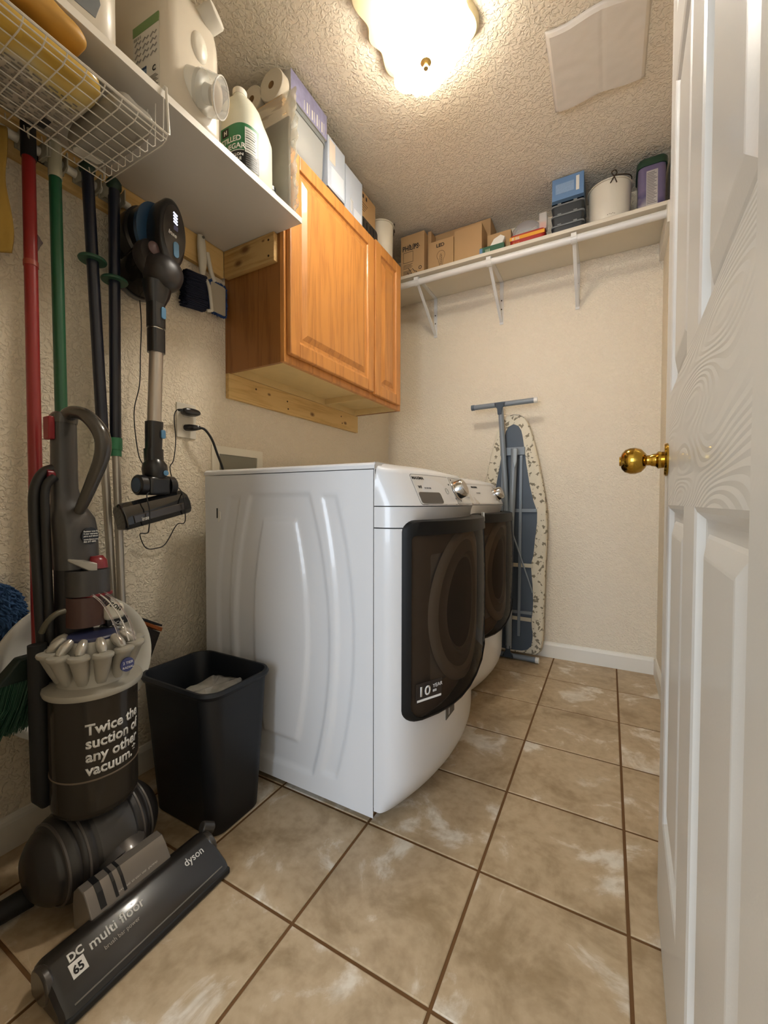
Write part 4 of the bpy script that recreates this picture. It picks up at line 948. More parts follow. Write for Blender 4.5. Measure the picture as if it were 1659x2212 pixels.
# white bottle at the frame edge
t = thing('white_bottle', 'white bottle with a grey-blue cap mark at the top left corner of the photo', 'bottle', (.28, -.19, ZL))
rings = [[(x, y, ZL+z) for x, y in rrect(.18+i, .374-i, -.32+i, -.100-i, .05, 6)] for z, i in ((0, .006), (.01, 0), (.16, 0), (.24, .012), (.30, .04), (.33, .07))]
g = G(); g.loft(rings); g.make('body', hdpe_w, t, angle=60)
g = G(); o = [(-.235, .035), (-.20, .020), (-.160, .024), (-.150, .06), (-.16, .11), (-.225, .12), (-.25, .08)]; g.prism([(a, ZL+b) for a, b in o], 'x', .3735, .3750); g.make('label_shape', mat('slate_print', '75797d', .5, var=.2), t, bevel=.0005)
g = G(); g.lathe([(.02, 0), (.02, .03), (0, .03)], (.27, -.19, ZL+.33), 'z', 20); g.make('cap', mat('slate_cap', '7b8085', .4), t)
wd = G().box(.10, .16, -.075, -.045, ZL, ZL+.34).make('wood_block', pine, smooth=False, bevel=.002); tag(wd, 'pale wooden stick standing behind the detergent jug', 'stick')
# yellow carton behind the jug
yb = G().box(.170, .262, .213, .248, ZL, ZL+.30).make('yellow_carton', mat('yellow_card', 'e6b432', .5), smooth=False, bevel=.0015)
tag(yb, 'bright yellow carton squeezed between the detergent jug and the vinegar jug', 'box')
G().box(.2618, .2628, .240, .2475, ZL, ZL+.30).make('white_edge', white_soft, yb, smooth=False)
g = G()
for k in range(12): g.tube([(.2632, .215, ZL+.03+.016*k), (.2632, .237, ZL+.037+.016*k)], .0010, 4)
g.make('printed_lines', mat('brown_ink', '7b5a14', .6), yb)
# small tin and bag next to the cabinet
tn = thing('small_jar', 'small jar with an orange label behind the vinegar jug, beside the bagged item', 'jar', (.30, .412, ZL))
g = G(); g.lathe([(0, 0), (.022, 0), (.023, .004), (.023, .062), (.018, .07), (0, .07)], (.300, .411, ZL), 'z', 24); g.make('body', mat('jar_grey', '9ba3a0', .35), tn)
g = G(); g.lathe([(.0235, .012), (.0235, .052)], (.300, .411, ZL), 'z', 24); g.make('label', mat('orange_lbl', 'b5623c', .5, var=.3, vscale=60), tn)
g = G(); g.lathe([(0, .070), (.020, .070), (.020, .082), (0, .082)], (.300, .411, ZL), 'z', 20); g.make('lid', black, tn)
bg = thing('plastic_bag', 'clear plastic bag around a flat grey item standing against the cabinet side', 'bag', (.26, .455, ZL))
g = G(); g.box(.14, .345, .456, .468, ZL+.001, ZL+.34); g.make('flat_item', mat('taupe_board', '8d8578', .6, var=.2, vscale=10), bg, bevel=.004)
def bagf(u, v):
    a = 2*pi*u; x = .232+.140*(1 if cos(a) > 0 else -1)*abs(cos(a))**.35; y = .460+.016*sin(a)*(1+.4*sin(v*7))
    z = ZL+.002+.425*v; w = .016*noise.noise(Vector((x*40, v*14, y*120))); x += w*.8; y = min(.4785, y + w*.5)
    if v > .85: y = .462+(y-.462)*(1-(v-.85)/.15*.9)
    return (x, y, z)
g = G(); g.grid(bagf, 72, 60); g.make('film', clear('bag_film', 'f5f4f0', .12, .86, 'fbf6ea'), bg, angle=30)

# ================================================================== wire basket hung under the shelf
wire_m = mat('white_wire', 'd9d3c8', .35)
bk = thing('wire_basket', 'white wire basket hooked under the shelf', 'basket', (.27, -.2, 1.70))
bx0, bx1, by0, by1, bz = .135, .400, -.43, -.022, 1.703
def wire(pts, r=.0013, nm='wire', sm=0): g = G(); g.tube(pts, r, 6, smooth=sm); return g.make(nm, wire_m, bk)
n = 12
rimz = bz + .016
for i in range(13):                                   # wires running from the wall side to the front lip
    y = by1 - .0335*i
    if y < by0: break
    wire([(bx0-.004, y, bz+.075 if i == 0 else bz+.02), (bx0, y, bz+.006), (bx0+.008, y, bz), (bx1-.02, y, bz), (bx1-.006, y, bz+.006), (bx1, y, rimz)])
for i in range(9):                                    # long wires, bent up at the far end
    x = bx0+.004 + (bx1-bx0-.02)*i/8
    wire([(x, by0, bz+.003), (x, by1-.006, bz+.003), (x, by1, bz+.010), (x, by1+.002, 1.812)])
wire([(bx1, by0, rimz), (bx1, by1, rimz), (bx1, by1+.004, rimz+.003), (bx1-.012, by1+.006, 1.836), (bx1-.016, by1+.006, 1.8395), (bx1-.022, by1+.006, 1.8375), (bx1-.07, by1+.006, 1.8362)], .0030, 'rim')
wire([(bx0, by0, bz+.03), (bx0, by1, bz+.03)], .0022)
wire([(bx1-.004, by0, bz+.006), (bx1-.004, by1, bz+.006)], .0016)
# contents
yw = mat('yellow_white_pack', 'd9b24a', .35, coat=.3, var=.25, vscale=16)
def pack_mat():
    m = mat('printed_film', 'd0c7b4', .3, coat=.3); nt = m.node_tree; b = nt.nodes['Principled BSDF']; tc = nt.nodes.new('ShaderNodeTexCoord')
    sx = nt.nodes.new('ShaderNodeSeparateXYZ'); nt.links.new(tc.outputs['Object'], sx.inputs[0])
    n = nt.nodes.new('ShaderNodeTexNoise'); n.inputs['Scale'].default_value = 12; nt.links.new(tc.outputs['Object'], n.inputs['Vector'])
    ma = nt.nodes.new('ShaderNodeMath'); ma.operation = 'MULTIPLY_ADD'; ma.inputs[1].default_value = 5.5; nt.links.new(sx.outputs['X'], ma.inputs[0]); nt.links.new(n.outputs['Fac'], ma.inputs[2])
    r = nt.nodes.new('ShaderNodeValToRGB'); e = r.color_ramp.elements; e[0].position = .45; e[0].color = srgb('b5ab9c'); e[1].position = 1.0; e[1].color = srgb('d3ad4c')
    k = e.new(.62); k.color = srgb('cfc6b2'); k = e.new(.74); k.color = srgb('d5bf7c')
    nt.links.new(ma.outputs[0], r.inputs['Fac']); nt.links.new(r.outputs['Color'], b.inputs['Base Color'])
    bp = nt.nodes.new('ShaderNodeBump'); bp.inputs['Strength'].default_value = .6; bp.inputs['Distance'].default_value = .004; nt.links.new(n.outputs['Fac'], bp.inputs['Height']); nt.links.new(bp.outputs['Normal'], b.inputs['Normal']); return m
def pillow(nm, m, x0, x1, y0, y1, z0, z1, seed, par=None, wr=.006, sh=2.6):
    def f(u, v):
        a = 2*pi*u; q = pi*(v-.5); c = abs(cos(q))**.35
        ex = abs(cos(a))**.4*(1 if cos(a) > 0 else -1); ey = abs(sin(a))**.4*(1 if sin(a) > 0 else -1)
        x = (x0+x1)/2 + (x1-x0)/2*ex*c; y = (y0+y1)/2 + (y1-y0)/2*ey*c; z = (z0+z1)/2 + (z1-z0)/2*sin(q)
        w = wr*noise.noise(Vector((x*25+seed, y*25, z*25))); return (x+w*.6, y+w*.6, max(z0, z+w))
    g = G(); g.grid(f, 48, 24); return g.make(nm, m, par, angle=40)
pk = pillow('snack_bag', pack_mat(), .150, .380, -.42, -.135, bz+.0075, bz+.050, 3, wr=.010); tag(pk, 'yellow and white plastic packet with rows of small print lying in the wire basket', 'packet')
g = G(); rr_ = random.Random(5)
for i in range(15):
    x = .170+.0095*i
    y = -.40
    while y < -.155:
        l = rr_.uniform(.006, .02); g.box(x, x+.0030, y, min(-.15, y+l), bz+.0052, bz+.0060); y += l+rr_.uniform(.004, .012)
g.make('small_print', mat('print_grey', '857d73', .6), pk, smooth=False)
G().box(.180, .215, -.185, -.172, bz+.0042, bz+.0052).make('black_mark', ink, pk, smooth=False)
pk2 = pillow('plastic_bag', clear('crinkled_bag', 'c9c5bc', .2, .5, 'c5bfb4'), .150, .385, -.128, -.03, bz+.006, bz+.058, 9, wr=.012); tag(pk2, 'crinkled grey plastic bag at the far end of the wire basket', 'bag')
pk4 = pillow('plastic_film', mat('pale_film', 'c9c5ba', .3, coat=.3, bump=.8, bscale=40), .165, .25, -.115, -.05, bz+.0075, bz+.03, 12, pk2, wr=.014)
pk3 = pillow('yellow_bag', mat('amber_bag', 'c79642', .5, var=.15), .300, .395, -.415, -.175, bz+.064, bz+.105, 17, wr=.004); tag(pk3, 'amber yellow bag lying on top of the packet in the wire basket', 'bag')

# ================================================================== broom rail with four poles
rail = thing('broom_rail', 'white rail with spring clips on the pine board of the left wall', 'rack', (.03, -.06, 1.755))
g = G(); g.tube([(.030, -.30, 1.7545), (.030, .104, 1.7545)], .0105, 12); g.make('bar', white_soft, rail)
clipm = mat('clip_grey', 'b0ac9c', .5)
poles = [(-.137, .055), (-.093, .055), (-.012, .055), (.052, .055)]
for y, x in poles:
    for s in (-1, 1):
        g = G(); g.prism([(.020, y+s*.027), (.045, y+s*.027), (.066, y+s*.021), (.068, y+s*.017), (.044, y+s*.022), (.020, y+s*.022)], 'z', 1.735, 1.772); g.make('clip', clipm, rail, smooth=False, bevel=.001)
    g = G(); g.box(.0190, .024, y-.030, y+.030, 1.735, 1.772); g.make('clip_base', clipm, rail, smooth=False)
def pole(name, label, cat, segs, group=None):
    t = thing(name, label, cat, segs[0][1][-1], group)
    for nm, pts, r, m in segs: g = G(); g.tube(pts, r, 18); g.make(nm, m, t)
    return t
red = mat('red_pole', '8e2424', .35, coat=.2, var=.06); grn = mat('green_pole', '1f5a3c', .35, coat=.2); navy = mat('navy_pole', '171c2c', .35, coat=.2); teal = mat('green_collar', '3f8a62', .5); silver = mat('silver_pole', 'c3bdb3', .35, metal=.7)
A, B = Vector((.055, -.152, 1.715)), Vector((.152, -.188, .505))
def on_line(a, b, z): k = (z-a.z)/(b.z-a.z); return a.lerp(b, k)
br = pole('broom', 'broom with a long red pole and green bristles behind the upright vacuum', 'broom', [('pole', [A, B], .0135, red), ('hanging_cap', [on_line(A, B, 1.79), on_line(A, B, 1.705)], .0155, black_matte), ('joint', [on_line(A, B, 1.448), on_line(A, B, 1.435)], .0150, mat('red_joint', 'a04a3c', .4))])
g = G(); g.loft([[(.139, -.230, .520), (.169, -.230, .520), (.169, -.175, .520), (.139, -.175, .520)], [(.136, -.275, .470), (.174, -.275, .470), (.174, -.175, .470), (.136, -.175, .470)]]); g.make('head', mat('dark_green_head', '1a2a22', .5), br, bevel=.004)
g = G(); rr_ = random.Random(11)
for k in range(420):
    y = rr_.uniform(-.272, -.178); x = rr_.uniform(.139, .171); q = (y+.225)/.05
    b = Vector((x + (x-.155)*.3 + rr_.uniform(-.006, .006), y - .045 + .018*q + rr_.uniform(-.008, .008), .362 + rr_.uniform(-.008, .01)))
    g.tube([(x, y, .475), ((x+b.x)/2, y-.016, .42), b], [.0014, .0013, .0008], 4, False)
bb_ = g.make('bristles', mat('green_bristle', '1d4b36', .5, coat=.2), br); bb_['kind'] = 'stuff'
gp_ = pole('green_pole', 'long green pole with a pale hanging cap, second from the left', 'pole', [('pole', [(.055, -.097, 1.70), (.075, -.098, .60)], .0135, grn), ('hanging_cap', [(.0535, -.097, 1.788), (.0555, -.097, 1.695)], .0150, mat('pale_cap', 'bdb9a2', .5))])
for lab, P0, P1, P2, cz in (('navy telescopic pole with a green ring, its silver section leaning right', (.058, -.024, 1.775), (.058, .006, 1.040), (.048, .036, .50), 1.53), ('navy telescopic pole with a green ring, nearest the stick vacuum', (.060, .044, 1.775), (.060, .0385, 1.030), (.080, .040, .50), 1.50)):
    P0, P1, P2 = Vector(P0), Vector(P1), Vector(P2)
    d = (P1-P0).normalized()
    t = pole('telescopic_pole', lab, 'pole', [('grip', [P0, P1], .0145, navy), ('lock_collar', [P1+Vector((0, 0, .022)), P1-Vector((0, 0, .012))], .0172, teal), ('collar_neck', [P1-Vector((0, 0, .012)), P1-Vector((0, 0, .030))], .0148, teal), ('lower_pole', [P1, P2], .0105, silver)], 'navy telescopic poles')
    c = on_line(P0, P1, cz); g = G(); g.lathe([(.014, -.003), (.032, -.004), (.034, 0), (.032, .004), (.014, .003)], c, 'z', 28); g.make('stop_ring', mat('dark_green_ring', '2c5440', .45), t)
    g = G(); g.lathe([(.0, .012), (.012, .010), (.019, 0), (.019, -.014), (.0145, -.022)], P0, 'z', 24); g.make('end_knob', mat('dark_green_knob', '1d3527', .5), t)
# yellow cloth, purple ribbon
def cloth(u, v):
    return (.062+.012*sin(v*5+u*7)+.006*sin(u*19), -.40+.205*u+.004*sin(v*9), 1.447+.30*v+.006*sin(u*14)*(1-v))
cl = G().grid(cloth, 30, 30).make('yellow_cloth', mat('yellow_cloth', 'a8873c', .9, bump=.6, bscale=60, var=.12), None, solid=.008); tag(cl, 'yellow cloth hanging on the left wall at the edge of the photo', 'cloth')
rb = G().prism([(-.158, 1.532), (-.146, 1.522), (-.134, 1.506), (-.140, 1.494), (-.150, 1.466), (-.158, 1.490)], 'x', .074, .0765).make('ribbon_tag', mat('plum_tag', '3b2730', .35, coat=.4), br, bevel=.0006)

# ================================================================== blue mop head, basin, squeegee
mt = thing('dust_mop', 'shaggy blue microfibre mop head at the left edge of the photo', 'mop', (.10, -.24, .52))
g = G(); rr_ = random.Random(2)
C0 = Vector((.046, -.240, .606))
for k in range(1500):
    th = rr_.uniform(0, 2*pi); ph = math.acos(rr_.uniform(-1, 1)); d = Vector((sin(ph)*cos(th)*.028, sin(ph)*sin(th)*.064, cos(ph)*.074))
    p = C0 + d*.85; e = d.normalized(); tg = Vector((rr_.uniform(-1, 1), rr_.uniform(-1, 1), -1.2))
    q = p + e*.014 + tg*.006; g.tube([p, p+e*.010, q], [.0034, .0030, .0016], 5, False)
m_ = g.make('fringe', mat('blue_microfibre', '2f4f78', .95, var=.35, vscale=30), mt); m_['kind'] = 'stuff'
g = G(); g.lathe([(0, -.062), (.03, -.05), (.045, -.02), (.046, .02), (.034, .05), (0, .064)], C0, (Vector((.55, 0, 0)), Vector((0, 1, 0)), Vector((0, 0, 1))), 20); g.make('core', mat('blue_core', '27426a', .95), mt)
g = G(); g.tube([(.045, -.275, .64), (.022, -.310, 1.70)], .011, 12); g.make('handle', silver, mt)
dish = thing('white_basin', 'round white plastic basin standing on edge behind the upright vacuum', 'basin', (.10, -.09, .27))
g = G(); nv = Vector((1, -.10, .12)).normalized(); v_ = nv.cross(Vector((0, 0, 1))).normalized(); u_ = v_.cross(nv); c = Vector((.108, -.090, .450))
g.lathe([(0, -.028), (.10, -.028), (.135, -.018), (.155, .006), (.166, .016), (.177, .018), (.178, .010), (.165, .008), (.150, -.004), (.13, -.026), (.10, -.034), (0, -.034)], c, (u_, v_, nv), 64)
g.make('bowl', mat('basin_white', 'ece8dd', .4), dish)
sq = thing('hand_broom', 'black bristle broom head with an orange edge leaning on the wall behind the vacuum', 'broom', (.05, .10, .30))
g = G(); g.loft([[(.03, .078, .522), (.085, .078, .522), (.085, .158, .474), (.03, .158, .474)], [(.034, .078, .515), (.082, .078, .515), (.082, .156, .462), (.034, .156, .462)]]); g.make('orange_edge', mat('orange_fibre', 'a85a28', .8, bump=1, bscale=160), sq)
g = G(); g.loft([[(.036, .070, .514), (.080, .070, .514), (.080, .153, .460), (.036, .153, .460)], [(.04, .060, .43), (.076, .060, .43), (.076, .130, .40), (.04, .130, .40)], [(.042, .06, .30), (.074, .06, .30), (.074, .088, .30), (.042, .088, .30)]]); g.make('bristle_block', mat('dark_bristle', '241d18', .9, bump=1, bscale=200), sq)
g = G(); g.obox((.057, .119, .5035), (0, .86, -.51), (1, 0, 0), .092, .05, .006); g.make('top_plate', black, sq, smooth=False, bevel=.001)

# ================================================================== hand brushes on the wall
hb = thing('dust_brush', 'navy dust brush with white plastic handle hanging right of the stick vacuum', 'brush', (.04, .35, 1.52))
g = G(); g.tube([(.034, .350, 1.805), (.034, .352, 1.77), (.036, .354, 1.72), (.040, .350, 1.672), (.040, .354, 1.665)], [.013, .0165, .0165, .010, .0070], 14, smooth=5, flat=.75); g.tube([(.040, .353, 1.668), (.060, .360, 1.63), (.064, .368, 1.555), (.064, .366, 1.546), (.060, .352, 1.540)], [.0065, .0062, .006, .006, .005], 10, smooth=4); g.make('handle', mat('brush_handle', 'd5cfbf', .4), hb)
g = G(); g.lathe([(.0045, 0), (.0045, .003), (0, .003)], (.046, .350, 1.797), 'x', 12); g.make('hang_hole', mat('hole_dark', '6d675b', .8), hb)
g = G(); rr_ = random.Random(8)
for k in range(620):
    u, v = rr_.random(), rr_.random(); z = 1.548+.115*v; y0_ = .362-.006*v
    x = .022+.034*u; g.tube([(x, y0_, z), (x+rr_.uniform(-.004, .004), y0_-.085+rr_.uniform(-.008, .006)+.012*v, z-.012+rr_.uniform(-.006, .006))], [.0030, .0022], 4, False)
m_ = g.make('bristles', mat('navy_bristle', '141a30', .85), hb); m_['kind'] = 'stuff'
h2 = thing('scrub_brush', 'brush with pale pad and a blue bristle fringe next to the pine board corner', 'brush', (.03, .43, 1.56))
o = rrect(.392, .458, 1.565, 1.672, .010)
g = G(); g.prism([(a+.001*sin(i), b-.0*i) for i, (a, b) in enumerate(o)], 'x', .020, .032); g.make('pad', mat('pale_pad', 'b3aa97', .9, bump=1, bscale=70), h2, bevel=.002)
g = G(); oo_ = resamp(o, 240)
for k, p in enumerate(oo_):
    d = Vector((p.x-.425, p.y-1.62)); d = Vector((max(-1, min(1, d.x/.028)), max(-1, min(1, d.y/.045)))).normalized()
    for s in range(2): g.tube([(.022+.007*s, p.x-d.x*.002, p.y-d.y*.002), (.024+.006*s+rr_.uniform(-.003, .003), p.x+d.x*.008+rr_.uniform(-.002, .002), p.y+d.y*.008+rr_.uniform(-.002, .002))], [.0016, .0009], 4, False)
m_ = g.make('fringe', mat('blue_fringe', '27477c', .85), h2); m_['kind'] = 'stuff'
g = G(); g.tube([(.030, .410, 1.675), (.033, .392, 1.70), (.034, .375, 1.76)], [.009, .008, .008], 10, smooth=4); g.make('handle', mat('brush_handle', 'd5cfbf', .4), h2)

# ================================================================== stick vacuum
sv = thing('stick_vacuum', 'black and blue cordless stick vacuum hanging on the left wall, lights lit', 'vacuum cleaner', (.12, .12, .79))
bl = mat('vac_blue', '2a4a6a', .3, coat=.3); bl2 = mat('vac_light_blue', '5a8ab0', .35); vb = mat('vac_black', '17171a', .28, coat=.3); vg = mat('vac_grey', '2f2b2a', .4); smoke = clear('smoked_cup', '6a645e', .12, .66, '3a3531')
g = G(); g.box(.0, .018, .09, .15, 1.60, 1.70); g.make('wall_dock', black_matte, sv, bevel=.006)
# motor barrel towards the wall
def barrel(g, c, ax, prof, seg=28, ry=1): g.lathe(prof, c, ax, seg, ry=ry)
g = G(); barrel(g, (.0, .127, 1.668), 'x', [(0, .02), (.055, .021), (.064, .030), (.066, .075), (.060, .082), (.060, .13), (0, .13)], ry=1.25); g.make('motor_housing', vb, sv)
g = G(); g.loft([[(x, .118+dy*.055, 1.655+dz*.085) for dy, dz in [(cos(2*pi*k/32), sin(2*pi*k/32)) for k in range(32)]] for x in (.118, .132)]); g.make('blue_trim', bl, sv)
def pod(x, s, cy_=.136, cz_=1.645):
    return [(x - .018*((z-.0)/.12 if False else 0), cy_+y*s, cz_+z*s) for y, z in [(.045*cos(2*pi*k/40)*(1 - .12*max(0, -sin(2*pi*k/40))), .104*sin(2*pi*k/40)) for k in range(40)]]
g = G(); g.loft([pod(.128, .96), pod(.138, 1.0), pod(.176, 1.0), pod(.186, .95), pod(.190, .86)]); g.make('battery_pod', vb, sv, angle=60)
g = G(); g.loft([pod(.1895, .80, .139), pod(.1915, .78, .139)]); fp = g.make('display_panel', mat('panel_brown', '2b2625', .3, coat=.4), sv, angle=60)
led = mat('led_white', 'dfe2ff', .4, emit=.9); 
for k in range(4):
    g = G(); g.obox((.1922, .142, 1.704-.0085*k), (0, .9, -.42), (0, .42, .9), .014, .0042, .001); g.make('battery_light', led, fp, smooth=False)
g = G(); g.obox((.1920, .143, 1.664), (0, 1, -.12), (0, .12, 1), .013, .013, .001); g.make('mode_light', mat('led_dim', '5c6088', .4), fp, smooth=False)
text('inse', .0165, flat((.1920, .119, 1.641), (0, 1, -.22), (0, .22, 1)), ink_w, 'lettering', fp, bold=.0006)
g = G(); g.prism([(.1425+.0085*cos(a)+.0, 1.602+.014*(1 if sin(a) > 0 else -1)+.0085*sin(a)) for a in [2*pi*k/24 for k in range(24)]], 'x', .1915, .1945); g.make('power_button', bl2, fp, bevel=.0008)
# dust cup
g = G(); cd_ = Vector((.012, .124, 1.545)); axv = Vector((.95, .0, .22)).normalized(); v_ = axv.cross(Vector((0, 0, 1))).normalized(); u_ = v_.cross(axv)
g.lathe([(0, .012), (.054, .012), (.058, .020), (.062, .09), (.063, .11)], cd_, (u_, v_, axv), 32); g.make('dust_cup', smoke, sv)
g = G(); g.lathe([(.0, .03), (.030, .03), (.034, .10), (0, .10)], cd_, (u_, v_, axv), 24); g.make('cyclone_core', mat('core_grey', '4c4744', .6), sv)
g = G(); g.lathe([(.063, .106), (.065, .112), (.065, .128), (.058, .140), (.03, .150), (0, .152)], cd_, (u_, v_, axv), 32); g.make('cup_collar', vg, sv)
g = G(); g.lathe([(.060, .0), (.063, .006), (.060, .014), (.0, .014)], cd_, (u_, v_, axv), 32); g.make('cup_lid', mat('lid_grey', '5b5753', .35), sv)
g = G(); g.loft([[(x, .128+dy*w, 1.545+dz*h+oz) for dy, dz in [(cos(2*pi*k/28), sin(2*pi*k/28)) for k in range(28)]] for x, w, h, oz in ((.10, .040, .052, .01), (.13, .052, .060, .0), (.165, .054, .056, -.005), (.19, .040, .042, -.012), (.2, .02, .022, -.016))]); g.make('front_shroud', vg, sv, angle=60)
g = G(); g.lathe([(.017, 0), (.018, .005), (.012, .008), (0, .008)], (.168, .090, 1.585), 'x', 22); g.make('release_button', mat('rose_grey', '5a4444', .4), sv)
def along(a, b, w0, w1, d0, d1, nm, m, seg=24, par=sv, p=3.2):
    a, b = Vector(a), Vector(b); rings = []
    for k, (w, d) in ((0, (w0, d0)), (1, (w1, d1))):
        c = a.lerp(b, k); rings.append([(c.x+x, c.y+y, c.z) for x, y in ellipse(0, 0, d, w, seg, p)])
    g = G(); g.loft(rings); return g.make(nm, m, par, angle=50)
wx, wy = .150, .106
g = G(); g.loft([[(wx+x, wy+.006+y, 1.500) for x, y in ellipse(0, 0, .030, .040, 24, 2.6)], [(wx+x, wy+.004+y, 1.465) for x, y in ellipse(0, 0, .026, .033, 24, 2.6)], [(wx+x, wy+y, 1.440) for x, y in ellipse(0, 0, .021, .0235, 24, 3)]]); g.make('neck', vb, sv, angle=60)
s1 = along((wx, wy, 1.445), (wx, wy, 1.372), .0225, .0225, .021, .021, 'upper_socket', vb)
g = G(); g.prism(rrect(wy+.002, wy+.016, 1.397, 1.430, .005), 'x', wx+.018, wx+.0245); g.make('release_tab', bl2, s1, bevel=.001)
along((wx, wy, 1.3715), (wx, wy, 1.367), .018, .018, .017, .017, 'metal_band', chrome)
along((wx, wy, 1.3665), (wx, wy, 1.300), .0215, .0215, .020, .020, 'wand_collar', vb)
wb = Vector((wx, wy-.009, 1.100)); g = G(); g.tube([(wx, wy, 1.302), wb], .0185, 28); g.make('wand', mat('satin_tube', 'b9b1a8', .28, metal=.75), sv)
ls = along(tuple(wb), (wx, wy-.012, 1.020), .0220, .0200, .020, .019, 'lower_socket', vb)
g = G(); g.prism(rrect(wy-.002, wy+.011, 1.052, 1.077, .005), 'x', wx+.017, wx+.0235); g.make('release_tab', bl2, ls, bevel=.001)
along((wx, wy-.012, 1.0215), (wx, wy-.011, .985), .0235, .0235, .021, .021, 'lower_collar', vb)
hy = wy-.010
hd = None
g = G(); g.lathe([(0, -.036), (.022, -.031), (.032, -.015), (.034, 0), (.032, .015), (.022, .029), (0, .032)], (wx+.002, hy, .962), 'z', 28); jt = g.make('swivel_joint', vb, sv)
g = G(); g.lathe([(.0075, .0), (.0078, .002), (0, .003)], (wx+.0345, hy+.012, .952), 'x', 18); g.make('joint_pin', bl2, jt)
g = G(); g.box(wx-.018, wx+.030, hy-.032, hy+.034, .888, .942); g.make('joint_base', vb, sv, bevel=.010, seg=3)
for s, m in ((-1, bl), (1, vb)):
    g = G(); g.lathe([(.029, 0), (.029, .018), (.025, .022), (.022, .022), (.021, .020), (0, .020)], (wx+.004, hy+s*.034, .916), (Vector((0, 0, 1)), Vector((1, 0, 0)), Vector((0, s, .0))), 26); w_ = g.make('wheel', vb, sv)
    if s < 0: g = G(); g.lathe([(.0205, .0215), (.0205, .0225), (0, .0225)], (wx+.004, hy-.034, .916), (Vector((0, 0, 1)), Vector((1, 0, 0)), Vector((0, -1, 0))), 26); g.make('wheel_cap', bl, w_)
# cleaner head, slightly tilted
hx = Matrix.Translation((wx+.010, hy-.008, .846)) @ Matrix.Rotation(radians(13), 4, 'X') @ Matrix.Diagonal((1, .80, 1, 1))
hprof = [(-.026, -.034), (-.026, .020), (-.018, .034), (.006, .040), (.022, .030), (.030, .008), (.030, -.018), (.022, -.032)]
g = G(hx); g.loft([[(x*.9, -.126, z*.9) for x, z in hprof], [(x, -.120, z) for x, z in hprof], [(x, .114, z) for x, z in hprof], [(x*.9, .126, z*.82-.004) for x, z in hprof]]); head = g.make('cleaner_head', mat('head_black', '131314', .14, coat=.6), sv, angle=25, bevel=.003)
g = G(hx); g.loft([[(.0305, -.10, .004), (.0305, -.10, -.018), (.0305, .095, -.018), (.0305, .095, .004)], [(.0325, -.098, .002), (.0325, -.098, -.016), (.0325, .093, -.016), (.0325, .093, .002)]]); g.make('window', mat('brown_window', '3c3530', .12, coat=.6), head)
def hf(a, b, w): return hx @ Vector((.0328+w, -.075+a, -.016+b))
text('inse', .016, hf, ink_w, 'lettering', head, bold=.0003)
# charging cord of the stick vacuum
def cord(name, label, pts, r, m=black_matte): g = G(); g.tube(pts, r, 8, smooth=6); return tag(g.make(name, m), label, 'cord')
cord('charging_cord', 'thin black charging cord looping below the stick vacuum up to the outlet', [(.035, .122, 1.56), (.035, .128, 1.50), (.030, .136, 1.42), (.030, .132, 1.325), (.030, .128, 1.23), (.030, .110, 1.14), (.035, .118, 1.02), (.05, .128, .975), (.075, .125, .93), (.16, .075, .90), (.195, .045, .885), (.202, .048, .84), (.19, .052, .79), (.10, .10, .775), (.03, .123, .767), (.012, .152, .722), (.012, .187, .717), (.012, .219, .729), (.015, .258, .790), (.1, .225, .80), (.19, .165, .83), (.19, .158, .89), (.10, .20, .92), (.02, .245, .93), (.015, .236, .983), (.02, .246, 1.01), (.018, .256, 1.078), (.03, .243, 1.15), (.034, .250, 1.176), (.045, .262, 1.18)], .0016)
op = thing('outlet', 'white wall outlet plate with two black plugs in it', 'outlet', (.003, .307, 1.09))
g = G(); g.prism(rrect(.270, .345, 1.092, 1.212, .004), 'x', .0, .0055); g.make('plate', mat('plate_white', 'd8d1c2', .4), op, bevel=.0015)
for z in (1.128, 1.178): g = G(); g.prism(rrect(.2905, .3245, z-.014, z+.014, .010), 'x', .0055, .0075); g.make('socket', mat('socket_white', 'cfc8ba', .45), op)
p1 = thing('charger_plug', 'black oval charger plugged into the upper outlet socket', 'plug', (.03, .30, 1.18))
g = G(); g.loft([[(.008, y, z) for y, z in ellipse(.308, 1.179, .026, .010, 24, 2.6)], [(.022, y, z) for y, z in ellipse(.306, 1.179, .034, .0125, 24, 2.6)], [(.040, y, z) for y, z in ellipse(.304, 1.180, .034, .0115, 24, 2.6)], [(.046, y, z) for y, z in ellipse(.304, 1.180, .028, .008, 24, 2.6)]]); g.make('body', vb, p1, angle=60)
g = G(); g.tube([(.034, .275, 1.179), (.036, .255, 1.176)], [.0045, .003], 10); g.make('strain_relief', black, p1)
p2_ = thing('power_plug', 'black plug with a thick cord running down behind the washer', 'plug', (.03, .31, 1.128))
g = G(); g.loft([[(x, .306+y+ (x-.008)*.55, 1.128+z) for y, z in ellipse(0, 0, w, h, 20, 2.4)] for x, w, h in ((.008, .014, .011), (.020, .015, .012), (.034, .011, .010), (.046, .007, .007))]); g.make('body', vb, p2_, angle=60)
g = G(); g.tube([(.042, .327, 1.128), (.052, .345, 1.124), (.055, .372, 1.092), (.050, .398, 1.045), (.045, .425, .995), (.045, .440, .93), (.05, .45, .80)], .0042, 10, smooth=6); g.make('cord', black_matte, p2_)
